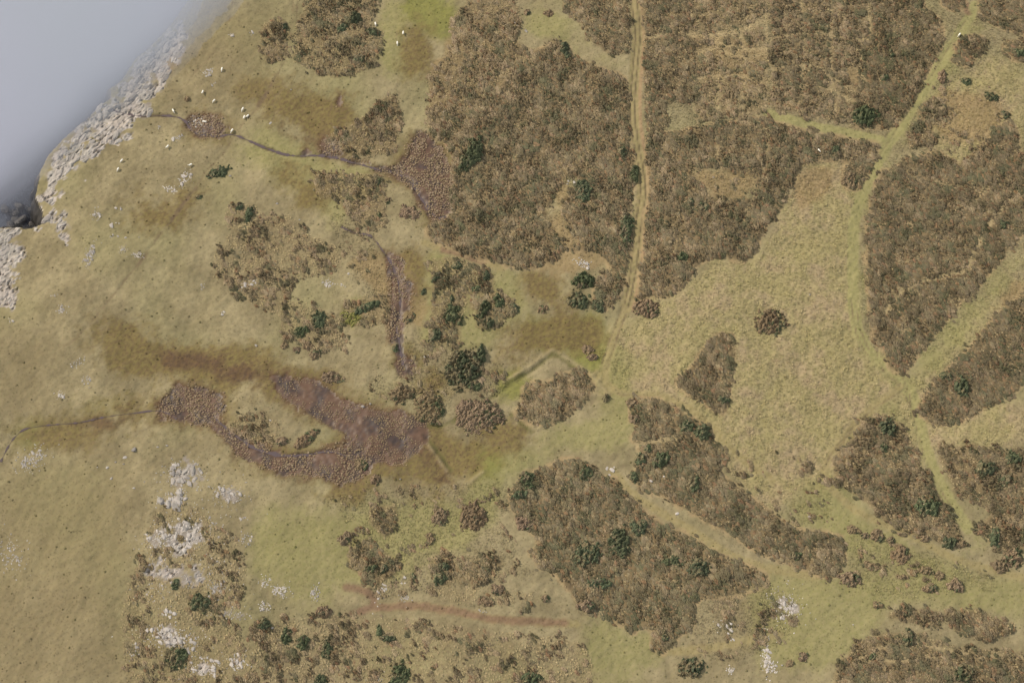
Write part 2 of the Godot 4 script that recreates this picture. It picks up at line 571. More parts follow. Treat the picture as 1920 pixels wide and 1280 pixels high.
func build_ground() -> void:
	var count := NX * NZ
	H.resize(count)
	tint.resize(count)
	surface_of.resize(count)
	patch_of.resize(count)
	shrub = new_mask()
	open_ = new_mask()
	trod = new_mask()
	var g_a := col(163, 148, 111)
	var g_b := col(142, 128, 95)
	var g_c := col(150, 141, 98)
	for k in count:
		var x := X0 + (k % NX) * CELL
		var z := Z0 + (k / NX) * CELL
		H[k] = relief(x, z) + mid.get_noise_2d(x * 2.0, z * 2.0) * 0.16
		var n := mid.get_noise_2d(x * 0.3, z * 0.3)
		var c := g_a.lerp(g_b, clampf(0.5 + n * 1.1 + fine.get_noise_2d(x, z) * 0.35, 0.0, 1.0))
		tint[k] = c.lerp(g_c, clampf(broad.get_noise_2d(x * 2.0, z * 2.0) * 1.2, 0.0, 0.8)) * (1.0 + 0.14 * fine.get_noise_2d(x * 0.7, z * 0.7 + 50.0) + 0.12 * mid.get_noise_2d(x, z + 300.0))
	var m: PackedFloat32Array
	# pale rank meadow in the middle of the right half
	m = new_mask()
	for s in ["1210,600 1290,540 1330,490 1420,490 1480,370 1500,310 1580,300 1620,360 1600,500 1620,640 1700,720 1920,500 1920,540 1740,740 1920,760 1920,830 1740,860 1560,900 1440,960 1340,840 1230,740 1110,720 1080,640", "1720,200 1860,100 1920,130 1920,360 1760,290", "1180,300 1215,300 1210,580 1160,580"]: fill(m, line(s), 1.0)
	cover(blur(m, 4), col(176, 159, 114), col(158, 145, 100), 0.25, 0.3)
	var rank := blur(m, 3)
	for k in count:
		if rank[k] > 0.1:
			var x := (k % NX) * CELL
			var z := (k / NX) * CELL
			H[k] += rank[k] * (0.18 * mid.get_noise_2d(x * 2.4 + z, z * 2.0 - x) + 0.12 * fine.get_noise_2d(x, z))
			var hue := mid.get_noise_2d(x * 0.35 + 700.0, z * 0.35) + 0.5 * mid.get_noise_2d(x * 1.5, z * 1.5 + 90.0)
			tint[k] = tint[k].lerp(col(174, 152, 118) if hue > 0.0 else col(164, 151, 102), clampf(absf(hue) * 1.3, 0.0, 0.75) * rank[k])
	# greener sward
	m = new_mask()
	for s in ["1140,600 1010,640 1100,690 1150,760 1060,800 900,860 860,930 640,960 480,960 470,1080 560,1130 700,1100 900,1010 960,880 1100,840 1180,860 1190,740", "720,0 765,0 780,120 760,200 780,270 750,300 740,150 700,110", "1090,1160 1250,1180 1210,1280 1120,1280 1100,1220", "1440,1060 1600,1080 1920,1080 1920,1170 1680,1120 1590,1260 1440,1260 1400,1130", "960,0 1050,30 1110,100 1180,130 1180,150 1060,80 980,60", "1560,870 1640,980 1740,1030 1860,1090 1600,1060 1470,960", "1700,760 1730,830 1800,950 1850,1030 1820,1040 1730,900", "1560,850 1620,780 1690,720 1610,640 1600,400 1640,300 1700,190 1830,20 1860,40 1730,200 1650,330 1620,400 1625,640 1720,720 1690,760 1600,830", "1700,700 1780,600 1920,450 1920,500 1790,650 1740,720", "480,230 640,300 720,330 640,420 540,360 440,280", "800,470 940,520 960,500 1000,560 940,640 800,660 780,560"]: fill(m, line(s), 1.0)
	cover(blur(m, 4), col(143, 138, 84), col(158, 148, 98), 0.4, 0.4, 0.75)
	m = new_mask()
	for s in ["770,-20 825,-20 826,60 815,110 795,130 785,90", "640,590 690,582 700,600 660,612", "1600,470 1612,470 1616,660 1606,640", "945,724 1036,672 1064,692 1000,716 968,745", "1000,600 1130,588 1145,640 1090,652 1010,640", "860,920 900,840 960,830 950,860", "740,655 770,690 760,700 745,690", "20,812 130,780 240,770 240,790 130,806 40,830", "1100,655 1150,735 1140,745 1095,680"]: fill(m, line(s), 1.0)
	cover(blur(m, 4), col(140, 137, 68), col(128, 126, 66), 0.5, 0.5, 0.85, 1.5)
	# wet flushes, brown and olive
	m = new_mask()
	for s in ["168,588 230,618 300,640 380,642 450,655 520,680 600,705 640,730 600,750 540,745 480,718 430,700 412,740 370,722 330,694 290,704 240,704 190,662", "430,150 520,160 650,195 650,250 590,262 540,220 470,190", "775,50 800,60 795,140 755,135 768,90", "975,512 1010,520 1060,545 1070,585 1010,572 985,550", "920,640 1010,610 1100,600 1130,590 1110,640 1010,650 940,680", "750,785 820,798 850,830 960,800 990,830 880,870 835,925 790,905 740,890 700,880", "520,300 590,340 610,385 560,372", "0,870 20,820 60,790 180,775 300,765 300,785 190,805 130,830 40,815", "780,690 820,690 820,730 780,720", "760,470 790,500 800,560 760,540", "600,900 720,850 800,860 640,930", "330,380 380,330 360,400 260,420 240,370"]: fill(m, line(s), 1.0)
	cover(blur(m, 4), col(116, 97, 68), col(136, 120, 72), 0.8, 0.6, 0.95, 1.6)
	m = new_mask()
	for s in ["290,660 380,670 480,700 520,720 470,715 380,690 310,685", "490,235 560,250 600,262 640,270 640,280 600,270 540,250", "510,706 600,720 640,748 690,766 640,790 590,765 540,735", "130,790 190,782 240,776 240,786 180,795", "780,815 840,885 825,895"]: fill(m, line(s), 1.0)
	cover(blur(m, 3), col(98, 79, 64), col(116, 92, 66), 0.8, 0.55, 0.9, 1.6)
	m = new_mask()
	for p in ["-90,880 200,850 300,950 250,1000 240,1130 340,1320 -90,1340", "230,1180 480,1150 480,1320 230,1320", "-60,640 60,620 160,690 60,780 -60,800", "330,0 560,20 540,150 430,140 360,200 320,120"]: fill(m, line(p), 1.0)
	cover(blur(m, 5), col(142, 126, 92), col(132, 117, 84), 0.5, 0.6, 0.6)
	# dry bents and old bracken
	m = new_mask()
	for s in ["1480,330 1575,300 1560,360 1490,400", "1760,170 1880,180 1880,260 1780,270 1740,230", "640,490 740,470 800,560 790,610 760,600", "1020,410 1050,400 1180,480 1050,520 980,500", "1290,320 1420,320 1400,380 1320,360", "880,20 960,60 970,140 880,260 810,250 800,140", "1290,60 1440,80 1440,200 1300,120", "1580,120 1620,130 1605,170 1580,150", "330,80 345,80 320,140 300,160 290,140", "1880,550 1920,520 1920,560 1860,600", "1080,850 1110,870 1090,880", "1030,390 1060,330 1080,330 1050,400"]: fill(m, line(s), 1.0)
	cover(blur(m, 3), col(166, 142, 102), col(150, 126, 86), 0.4, 0.3, 0.75)
	# tracks and paths
	m = new_mask()
	for s in ["1830,10 1800,65 1750,140 1700,220 1660,280 1630,340 1605,400 1600,470 1600,540 1605,600 1625,650 1670,700 1710,740 1722,780 1740,850 1770,920 1815,990", "1440,212 1520,236 1590,250 1650,262"]: stroke(m, smooth_line(line(s)), 1.5, 1.0, 0.6)
	cover(m, col(166, 156, 104), col(152, 145, 92), 0.3, 0.3, 0.9)
	for k in count: trod[k] = m[k]
	m = new_mask()
	for s in ["1120,700 1160,735 1230,742 1290,765 1340,805 1380,850 1450,900", "1150,885 1180,920 1230,955 1290,990 1370,1040 1440,1065 1530,1080", "1690,725 1630,770 1590,812 1550,870 1556,910 1620,965 1720,1010 1800,1050 1930,1085", "1175,575 1150,640 1135,700 1140,740", "700,1140 780,1136 850,1145 920,1160 1000,1165 1080,1170", "1250,1222 1330,1215 1400,1200 1460,1188", "795,455 830,466 870,478 905,492 940,502"]: stroke(m, smooth_line(line(s)), 1.0, 1.0, 0.6)
	cover(m, col(164, 148, 104), col(154, 138, 92), 0.35, 0.35, 0.85)
	for k in count: trod[k] = maxf(trod[k], m[k])
	m = new_mask()
	for s in ["700,1140 780,1136 850,1145 920,1160 1000,1165 1060,1168", "830,468 870,478 905,492", "650,1100 690,1110 700,1135 660,1150", "1808,0 1815,24"]: stroke(m, smooth_line(line(s)), 0.9, 1.0, 0.8)
	cover(m, col(142, 112, 90), col(128, 100, 80), 0.4, 0.3, 0.8)
	m = new_mask()
	stroke(m, smooth_line(line("551,-20 546,60 535,110 512,150 484,200 458,228 441,250 420,285 385,322 360,362 330,402 290,452 262,490 222,540 172,602 130,645")), 0.2, 0.72, 0.3)
	stroke(m, smooth_line(line("440,-20 422,60 395,105 365,135 345,165")), 0.1, 0.7, 0.3)
	stroke(m, smooth_line(line("742,-20 744,90 748,180 752,262")), 0.1, 0.6, 0.3)
	stroke(m, smooth_line(line("558,0 552,60 541,105")), 0.1, 0.6, 0.3)
	stroke(m, smooth_line(line("110,515 66,555 0,620")), 0.1, 0.5, 0.4)
	stroke(m, smooth_line(line("280,245 262,270 245,300")), 0.1, 0.5, 0.4)
	for p in ["1690,700 1706,740 1712,780", "1607,560 1612,610 1630,655", "1597,560 1603,610 1620,655 1660,700 1700,735", "1640,640 1655,690 1690,720", "1700,745 1716,790 1732,850 1760,910 1800,975", "1690,735 1640,765 1600,805 1566,850", "1600,800 1563,845 1546,880", "1190,550 1160,625 1140,690", "1178,550 1148,625 1126,690", "1160,738 1230,748 1292,772", "1810,40 1755,128 1700,215 1650,290"]: stroke(m, smooth_line(line(p)), 0.13, 0.85, 0.3)
	for s in ["368,350 345,380 320,412", "275,475 255,500", "484,200 512,152"]: stroke(m, smooth_line(line(s)), 0.5, 0.9, 0.6)
	cover(m, col(118, 99, 80), col(130, 110, 84), 0.5, 0.35, 0.8)
	for k in count: H[k] -= m[k] * 0.1
	# the main track: verges, ruts, a crown of grass between
	var way := smooth_line(line(TRACK))
	m = new_mask()
	stroke(m, way, 1.55, 1.0, 0.5)
	cover(m, col(165, 146, 104), col(152, 138, 92), 0.2, 0.3, 0.9)
	for k in count:
		if m[k] > 0.5: surface_of[k] = 1
		open_[k] = maxf(open_[k], m[k])
		H[k] -= m[k] * 0.12
	var right := PackedVector2Array()
	var ruts := [PackedVector2Array(), PackedVector2Array()]
	for k in way.size():
		var d := (way[mini(k + 1, way.size() - 1)] - way[maxi(k - 1, 0)]).normalized()
		var side := Vector2(-d.y, d.x)
		right.append(way[k] - side * 1.75)
		ruts[0].append(way[k] + side * (0.75 + 0.15 * sin(k * 0.21)))
		ruts[1].append(way[k] - side * (0.55 + 0.2 * sin(k * 0.13)))
	m = new_mask()
	stroke(m, right, 0.45, 1.0, 0.4)
	cover(m, col(176, 146, 108), col(160, 132, 98), 0.4, 0.3, 0.9)
	m = new_mask()
	for r in ruts: stroke(m, r, 0.17, 1.0, 0.22)
	cover(m, col(112, 98, 74), col(98, 86, 66), 0.35, 0.35, 0.9)
	for k in count: H[k] -= m[k] * 0.09
	# old field banks and their ditches
	m = new_mask()
	for s in BANKS: stroke(m, smooth_line(line(s)), 0.25, 1.0, 0.75)
	for k in count: H[k] += m[k] * (0.5 + 0.5 * mid.get_noise_2d((k % NX) * CELL * 1.5, (k / NX) * CELL * 1.5))
	cover(m, col(176, 158, 118), col(160, 142, 104), 0.4, 0.4, 0.75)
	m = new_mask()
	for s in DITCHES: stroke(m, smooth_line(line(s)), 0.4, 1.0, 0.7)
	for k in count: H[k] -= m[k] * 0.35
	cover(m, col(112, 108, 64), col(104, 100, 62), 0.3, 0.4, 0.8)
	# peat hags
	m = new_mask()
	for s in PEAT: fill(m, line(s), 1.0)
	cover(blur(m, 4), col(126, 108, 76), col(130, 116, 70), 0.6, 0.5, 0.85, 1.6)
	cover(blur(m, 3), col(112, 88, 68), col(124, 98, 74), 0.6, 0.4, 0.8, 1.3)
	m = blur(m, 2)
	var red := col(106, 77, 58)
	var dark := col(68, 55, 52)
	for k in count:
		if m[k] > 0.03:
			var x := (k % NX) * CELL
			var z := (k / NX) * CELL
			var w := smoothstep(0.2, 0.8, m[k] + mid.get_noise_2d(x, z) * 0.5 + fine.get_noise_2d(x, z) * 0.2)
			tint[k] = tint[k].lerp(red.lerp(dark, clampf(0.3 + mid.get_noise_2d(x * 0.7, z * 0.7 + 90.0) * 1.4 + fine.get_noise_2d(x, z) * 0.5, 0.0, 1.0)), w * 0.9)
			H[k] -= w * (0.2 + 0.1 * fine.get_noise_2d(x, z))
			if w > 0.5: surface_of[k] = 2
			open_[k] = maxf(open_[k], w)
	# stream beds
	m = new_mask()
	for k in STREAMS.size(): stroke(m, smooth_line(line(STREAMS[k]), 0.8), [0.3, 0.22, 0.05, 0.3][k], [0.95, 1.0, 0.6, 1.0][k], 0.6)
	cover(m, col(76, 62, 58), col(96, 82, 64), 0.6, 0.35, 0.88)
	for k in count:
		H[k] -= m[k] * 0.4
		open_[k] = maxf(open_[k], m[k])
	# heather, painted as the litter and bents under it
	var firm := new_mask()
	for k in HEATHER.size():
		var p := line(HEATHER[k][4])
		fill(shrub, p, HEATHER[k][1])
		var own := new_mask()
		fill(own, p, 1.0)
		for q in count:
			if own[q] > 0.0: patch_of[q] = k + 1
			if own[q] > 0.0 and HEATHER[k][1] > 0.9: firm[q] = 1.0
	for s in CLEARINGS: fill(shrub, line(s), 0.12)
	var seams := new_mask()
	for s in LANES:
		var lane := new_mask()
		stroke(lane, smooth_line(line(s[0])), s[1], 1.0, 0.3)
		for k in count:
			if lane[k] > 0.02:
				if shrub[k] > 0.0: seams[k] = maxf(seams[k], lane[k])
				shrub[k] *= 1.0 - lane[k]
	for k in count:
		if surface_of[k] == 1: shrub[k] = 0.0
	cover(blur(shrub, 2), col(150, 130, 94), col(128, 110, 78), 0.3, 0.35, 0.85)
	var fringe := blur(firm, 2)
	for k in count:
		var w := smoothstep(0.04, 0.3, fringe[k]) * (1.0 - smoothstep(0.45, 0.8, fringe[k]))
		var n := mid.get_noise_2d((k % NX) * CELL * 1.3, (k / NX) * CELL * 1.3)
		if w > 0.02: tint[k] = tint[k].lerp(col(172, 148, 108), clampf(w * (0.75 + n), 0.0, 0.85))
	for k in count:
		if seams[k] > 0.0: tint[k] = tint[k].lerp(col(182, 160, 118), seams[k] * 0.75)
	# scrub thins out towards its edge, mown blocks do not
	var thin := blur(shrub, 3)
	for k in count:
		if shrub[k] > 0.0 and firm[k] < 0.5: shrub[k] *= smoothstep(0.05, 0.55, thin[k] / maxf(HEATHER[patch_of[k] - 1][1] if patch_of[k] else 1.0, 0.3))
	var canopy := blur(shrub, 1)
	for k in count:
		if canopy[k] > 0.3:
			var x := (k % NX) * CELL
			var z := (k / NX) * CELL
			var w := smoothstep(0.3, 0.9, canopy[k])
			H[k] += w * (0.3 + 0.5 * mid.get_noise_2d(x * 1.6 + z * 0.7, (z - x) * 1.0 + 30.0))
			tint[k] = tint[k].lerp(col(118, 100, 74), w * 0.6)
	# rock bands and the fall to the sea
	m = new_mask()
	var band := new_mask()
	for s in ROCK_BANDS: fill(band, line(s), 1.0)
	for k in count:
		var x := X0 + (k % NX) * CELL
		var z := Z0 + (k / NX) * CELL
		if x > -55.0: continue
		m[k] = band[spot(x + mid.get_noise_2d(x * 1.5, z * 1.5) * 4.0 + fine.get_noise_2d(x, z) * 1.2, z + mid.get_noise_2d(x * 1.5 + 80.0, z * 1.5) * 4.0)]
	for o in OUTCROPS:
		if o[5] >= 34 and o[0] > 200: 
			var own := new_mask()
			fill(own, oval(o[0], o[1], o[2] * 1.35, o[3] * 1.35, o[4]), 1.0)
			var faded := blur(own, 3)
			for k in count:
				if faded[k] < 0.05: continue
				var x := (k % NX) * CELL
				var z := (k / NX) * CELL
				if faded[k] + mid.get_noise_2d(x * 1.5 + z, (z - x) * 1.1) * 0.9 + fine.get_noise_2d(x * 0.8, z * 0.8) * 0.6 > 0.86: m[k] = 0.95
		elif o[5] > 20: fill(m, oval(o[0], o[1], o[2] * 0.9, o[3] * 0.9, o[4]), 0.52)
	var soft := blur(m, 2)
	var litter := PackedFloat32Array(soft)
	for k in count:
		if band[k] > 0.5 or (k % NX) * CELL + X0 < -100.0: litter[k] *= 0.45
	cover(litter, col(172, 160, 150), col(146, 134, 122), 0.45, 0.12, 0.9)
	for k in count:
		if m[k] > 0.7 and soft[k] + 0.8 * mid.get_noise_2d((k % NX) * CELL * 0.8, (k / NX) * CELL * 0.8) > 0.72:
			var x := (k % NX) * CELL
			var z := (k / NX) * CELL
			surface_of[k] = 3
			var along := x * 0.57 - z * 0.82
			var over := x * 0.82 + z * 0.57
			var joint := joints.get_noise_2d(along * 0.42, over * 1.15)
			var crack := smoothstep(-0.99, -0.8, joint)
			H[k] += (crack - 1.0) * 0.7 + 0.3 * blocks.get_noise_2d(along * 0.42, over * 1.15) + fine.get_noise_2d(along, over) * 0.22
			var stone := col(184, 176, 166).lerp(col(202, 188, 176), clampf(0.5 + mid.get_noise_2d(x * 0.4, z * 0.4), 0.0, 1.0)) * (0.88 + 0.4 * fine.get_noise_2d(x * 0.6, z * 0.6) + 0.2 * blocks.get_noise_2d(along * 0.42, over * 1.15))
			tint[k] = tint[k].lerp(col(120, 104, 84).lerp(stone, crack), 0.9)
		if soft[k] > 0.45: open_[k] = 1.0
	var sea := new_mask()
	var edge := line(SEA_EDGE)
	fill(sea, edge, 1.0)
	var cove := at(66, 392)
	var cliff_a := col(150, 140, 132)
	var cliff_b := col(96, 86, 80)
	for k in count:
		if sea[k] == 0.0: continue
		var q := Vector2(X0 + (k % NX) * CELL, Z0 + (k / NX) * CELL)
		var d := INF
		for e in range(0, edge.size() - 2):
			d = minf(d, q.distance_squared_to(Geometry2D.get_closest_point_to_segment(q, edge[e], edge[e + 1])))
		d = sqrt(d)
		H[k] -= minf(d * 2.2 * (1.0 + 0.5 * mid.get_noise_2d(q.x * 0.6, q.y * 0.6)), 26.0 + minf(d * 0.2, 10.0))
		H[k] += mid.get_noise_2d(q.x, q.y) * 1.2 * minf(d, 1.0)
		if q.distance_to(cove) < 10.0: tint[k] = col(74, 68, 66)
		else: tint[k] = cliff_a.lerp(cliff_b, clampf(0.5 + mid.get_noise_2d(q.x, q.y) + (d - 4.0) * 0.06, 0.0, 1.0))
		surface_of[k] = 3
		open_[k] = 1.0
		shrub[k] = 0.0
	# the sheets: each kind of surface is a mesh of its own and they meet edge to edge
	var normal := PackedVector3Array()
	normal.resize(count)
	var place := PackedVector3Array()
	place.resize(count)
	for j in NZ:
		for i in NX:
			var k := j * NX + i
			place[k] = Vector3(X0 + i * CELL, H[k], Z0 + j * CELL)
			normal[k] = Vector3(H[j * NX + maxi(i - 1, 0)] - H[j * NX + mini(i + 1, NX - 1)], 2.0 * CELL, H[maxi(j - 1, 0) * NX + i] - H[mini(j + 1, NZ - 1) * NX + i]).normalized()
	var quads := [PackedInt32Array(), PackedInt32Array(), PackedInt32Array(), PackedInt32Array()]
	for j in NZ - 1:
		for i in NX - 1:
			var k := j * NX + i
			quads[surface_of[k]].append_array(PackedInt32Array([k, k + 1, k + NX, k + 1, k + NX + 1, k + NX]))
	for s in 4:
		var ids := PackedInt32Array()
		ids.resize(count)
		ids.fill(-1)
		var v := PackedVector3Array()
		var n := PackedVector3Array()
		var c := PackedColorArray()
		var ix: PackedInt32Array = quads[s]
		for q in ix.size():
			var k := ix[q]
			if ids[k] < 0:
				ids[k] = v.size()
				v.append(place[k])
				n.append(normal[k])
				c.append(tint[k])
			ix[q] = ids[k]
		var a := []
		a.resize(Mesh.ARRAY_MAX)
		a[Mesh.ARRAY_VERTEX] = v
		a[Mesh.ARRAY_NORMAL] = n
		a[Mesh.ARRAY_COLOR] = c
		a[Mesh.ARRAY_INDEX] = ix
		var am := ArrayMesh.new()
		am.add_surface_from_arrays(Mesh.PRIMITIVE_TRIANGLES, a)
		if s == 3:
			var facets := Faces.new()
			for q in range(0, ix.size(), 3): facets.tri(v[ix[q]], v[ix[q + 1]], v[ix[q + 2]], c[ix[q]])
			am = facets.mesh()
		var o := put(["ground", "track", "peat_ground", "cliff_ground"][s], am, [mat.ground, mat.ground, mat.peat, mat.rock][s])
		tag(o, ["olive and straw coloured turf of the headland", "rutted grass track running straight down between the heather blocks", "wet dark brown peat of the boggy hollows", "pale lichened rock of the cliff top and the cliff below it"][s], ["turf", "track", "peat", "cliff"][s], "", "structure")
	# the land goes on past the surveyed part
	var f := Faces.new()
	var rim := []
	for i in range(0, NX, 8): rim.append(i)
	for i in range(8, NZ, 6): rim.append(i * NX + NX - 1)
	for i in range(8, NX, 8): rim.append((NZ - 1) * NX + NX - 1 - i)
	for i in range(6, NZ, 6): rim.append((NZ - 1 - i) * NX)
	for k in rim.size():
		var a: Vector3 = place[rim[k]]
		var b: Vector3 = place[rim[(k + 1) % rim.size()]]
		for r in [[1.0, 1.15], [1.15, 1.6], [1.6, 3.0], [3.0, 14.0]]:
			var q := [Vector3(a.x * r[0], a.y, a.z * r[0]), Vector3(b.x * r[0], b.y, b.z * r[0]), Vector3(a.x * r[1], a.y, a.z * r[1]), Vector3(b.x * r[1], b.y, b.z * r[1])]
			var near: Color = g_a.lerp(g_b, clampf(0.5 + broad.get_noise_2d(q[2].x, q[2].z), 0.0, 1.0))
			if r[0] == 1.0: near = near.lerp(tint[rim[k]], 0.5)
			f.tri(q[0], q[2], q[1], near)
			f.tri(q[1], q[2], q[3], near)
	tag(put("terrain", f.mesh(), mat.ground), "heath running on beyond the surveyed part of the headland", "terrain", "", "structure")
	# water lying in the stream beds
	var water := StandardMaterial3D.new()
	water.resource_name = "bog_water"
	water.albedo_color = Color(0.3, 0.25, 0.25)
	water.roughness = 0.12
	water.metallic_specular = 0.5
	var said := ["peaty stream winding from the round bog to the notch in the cliff", "narrow stream running down through the middle bog", "shallow grey trickle leaving the western bog towards the left edge", "dark channel along the inner side of the curved western bog"]
	for s in STREAMS.size():
		var p := smooth_line(line(STREAMS[s]), 0.7)
		var w := Faces.new()
		for k in p.size() - 1:
			var d := (p[k + 1] - p[k]).normalized()
			var side := Vector2(-d.y, d.x)
			var wide0: float = maxf(0.04, [0.24, 0.18, -0.02, 0.26][s] + 0.7 * mid.get_noise_2d(p[k].x * 2.0, p[k].y * 2.0))
			var wide1: float = maxf(0.04, [0.24, 0.18, -0.02, 0.26][s] + 0.7 * mid.get_noise_2d(p[k + 1].x * 2.0, p[k + 1].y * 2.0))
			var y0 := ground_y(p[k].x, p[k].y) + 0.1
			var y1 := ground_y(p[k + 1].x, p[k + 1].y) + 0.1
			var a := p[k] - side * wide0
			var b := p[k] + side * wide0
			var c := p[k + 1] - side * wide1
			var e := p[k + 1] + side * wide1
			w.tri(Vector3(a.x, y0, a.y), Vector3(c.x, y1, c.y), Vector3(b.x, y0, b.y), Color.WHITE, 1.0)
			w.tri(Vector3(b.x, y0, b.y), Vector3(c.x, y1, c.y), Vector3(e.x, y1, e.y), Color.WHITE, 1.0)
		tag(put("stream", w.mesh(), water), said[s], "stream", "", "structure")


func build_sea() -> void:
	var edge := line(SEA_EDGE)
	var f := Faces.new()
	var deep := Color(0.34, 0.37, 0.41)
	var step := 1.2
	var c := {}
	for j in 110:
		for i in 100:
			var q := Vector2(-190.0 + i * step, -135.0 + j * step)
			var n := mid.get_noise_2d(q.x * 0.9, q.y * 0.9)
			var foam := 0.0
			if i < 70 or j < 50:
				var d := INF
				for e in range(3, edge.size() - 3): d = minf(d, q.distance_squared_to(Geometry2D.get_closest_point_to_segment(q, edge[e], edge[e + 1])))
				foam = clampf((26.0 - sqrt(d)) * 0.09 + n * 2.4, 0.0, 1.0)
			c[Vector2i(i, j)] = [Vector3(q.x, SEA_Y + n * 0.35, q.y), deep.lerp(Color(0.75, 0.78, 0.8), foam)]
	for j in 109:
		for i in 99:
			var k := [c[Vector2i(i, j)], c[Vector2i(i + 1, j)], c[Vector2i(i, j + 1)], c[Vector2i(i + 1, j + 1)]]
			f.tri(k[0][0], k[1][0], k[2][0], k[0][1])
			f.tri(k[1][0], k[3][0], k[2][0], k[3][1])
	var b := SEA_Y - 0.6
	f.tri(Vector3(-2500, b, -2500), Vector3(2500, b, -2500), Vector3(-2500, b, 2500), deep)
	f.tri(Vector3(2500, b, -2500), Vector3(2500, b, 2500), Vector3(-2500, b, 2500), deep)
	var m := paint("sea_water", 0.25, 0.5)
	tag(put("sea", f.mesh(), m), "grey sea with white surf under the mist below the cliff", "sea", "", "structure")


func rock_at(x: float, z: float, s: Vector3, yaw: float, parent: Node, called := "rock", sink := 0.25, pale := 1.0, tilt := 0.25, flat := false) -> MeshInstance3D:
	var o := MeshInstance3D.new()
	o.name = called if parent != self else numbered(called)
	o.mesh = (slabs if flat else rocks)[rng.randi() % 8]
	var key := "rock%d" % int(clampf(pale + rng.randf_range(-0.2, 0.2), 0.4, 1.5) * 8.0)
	if not mat.has(key):
		var m := paint("grey_rock", 0.9, 0.25)
		var g := key.trim_prefix("rock").to_float() / 8.0
		m.albedo_color = Color(0.3 * g, 0.268 * g, 0.24 * g).linear_to_srgb()
		mat[key] = m
	o.material_override = mat[key]
	parent.add_child(o, true)
	o.transform = stood(x, z, yaw, s, s.y * sink, tilt)
	return o


func build_cliff() -> void:
	# joints in the rock run with the coast; the blocks between them stand proud
	var root := Node3D.new()
	root.name = numbered("cliff_outcrop")
	add_child(root)
	tag(root, "long band of pale jointed rock along the cliff edge beside the mist", "rock outcrop")
	var m := new_mask()
	for s in ROCK_BANDS: fill(m, line(s), 1.0)
	var spots: Array = []
	var z := -110.0
	while z < 12.0:
		var x := -162.0
		while x < -60.0:
			var q := Vector2(x + rng.randf_range(-0.5, 0.5), z + rng.randf_range(-0.5, 0.5))
			if m[spot(q.x, q.y)] > 0.5 and surface_of[spot(q.x, q.y)] == 3 and mid.get_noise_2d(q.x * 0.5, q.y * 0.5) > 0.16:
				spots.append([q, rng.randf_range(0.5, 1.0) * (1.6 if rng.randf() < 0.25 else 1.0)])
			x += 1.0
		z += 1.0
	spots.sort_custom(func(a, b): return a[1] > b[1])
	var rest: Array[Transform3D] = []
	var shade := PackedColorArray()
	for k in spots.size():
		var q: Vector2 = spots[k][0]
		var s: float = spots[k][1]
		var yaw := 0.95 + rng.randf_range(-0.35, 0.35)
		if k < 290:
			rock_at(q.x, q.y, Vector3(s * 1.5, s * 0.5, s * 0.7), yaw, root, "rock", 0.35, 1.0, 0.22, rng.randf() < 0.75)
		else:
			rest.append(stood(q.x, q.y, yaw, Vector3(s * 1.2, s * 0.7, s * 0.7), 0.1, 0.35))
			shade.append(Color(0.32, 0.285, 0.25) * grey(0.18))
	scatter("small_blocks", rocks[2], mat.rock, rest, shade, root)
	# the dark wet reef at the foot of the cove
	var wet := Node3D.new()
	wet.name = numbered("rock_reef")
	add_child(wet)
	tag(wet, "dark wet rocks in the surf at the foot of the cove", "rock reef")
	var p := at(42, 372, -14.0)
	var reef := bush_mesh(7.0, 3.8, 5.5, -0.95, [col(112, 102, 96), col(96, 88, 84)], 0.5, Vector2.ZERO)
	var o := put("reef_body", reef, mat.rock, wet, false)
	o.position = Vector3(p.x, -20.5, p.y)
	for k in 26:
		var q := at(rng.randf_range(8, 84), rng.randf_range(385, 425), -10.0)
		var r := rock_at(q.x, q.y, Vector3(1.4, 1.1, 1.0) * rng.randf_range(0.6, 1.5), rng.randf() * TAU, wet, "rock", 0.2, 0.55)
		r.position.y = -11.0 + rng.randf_range(-3, 3)


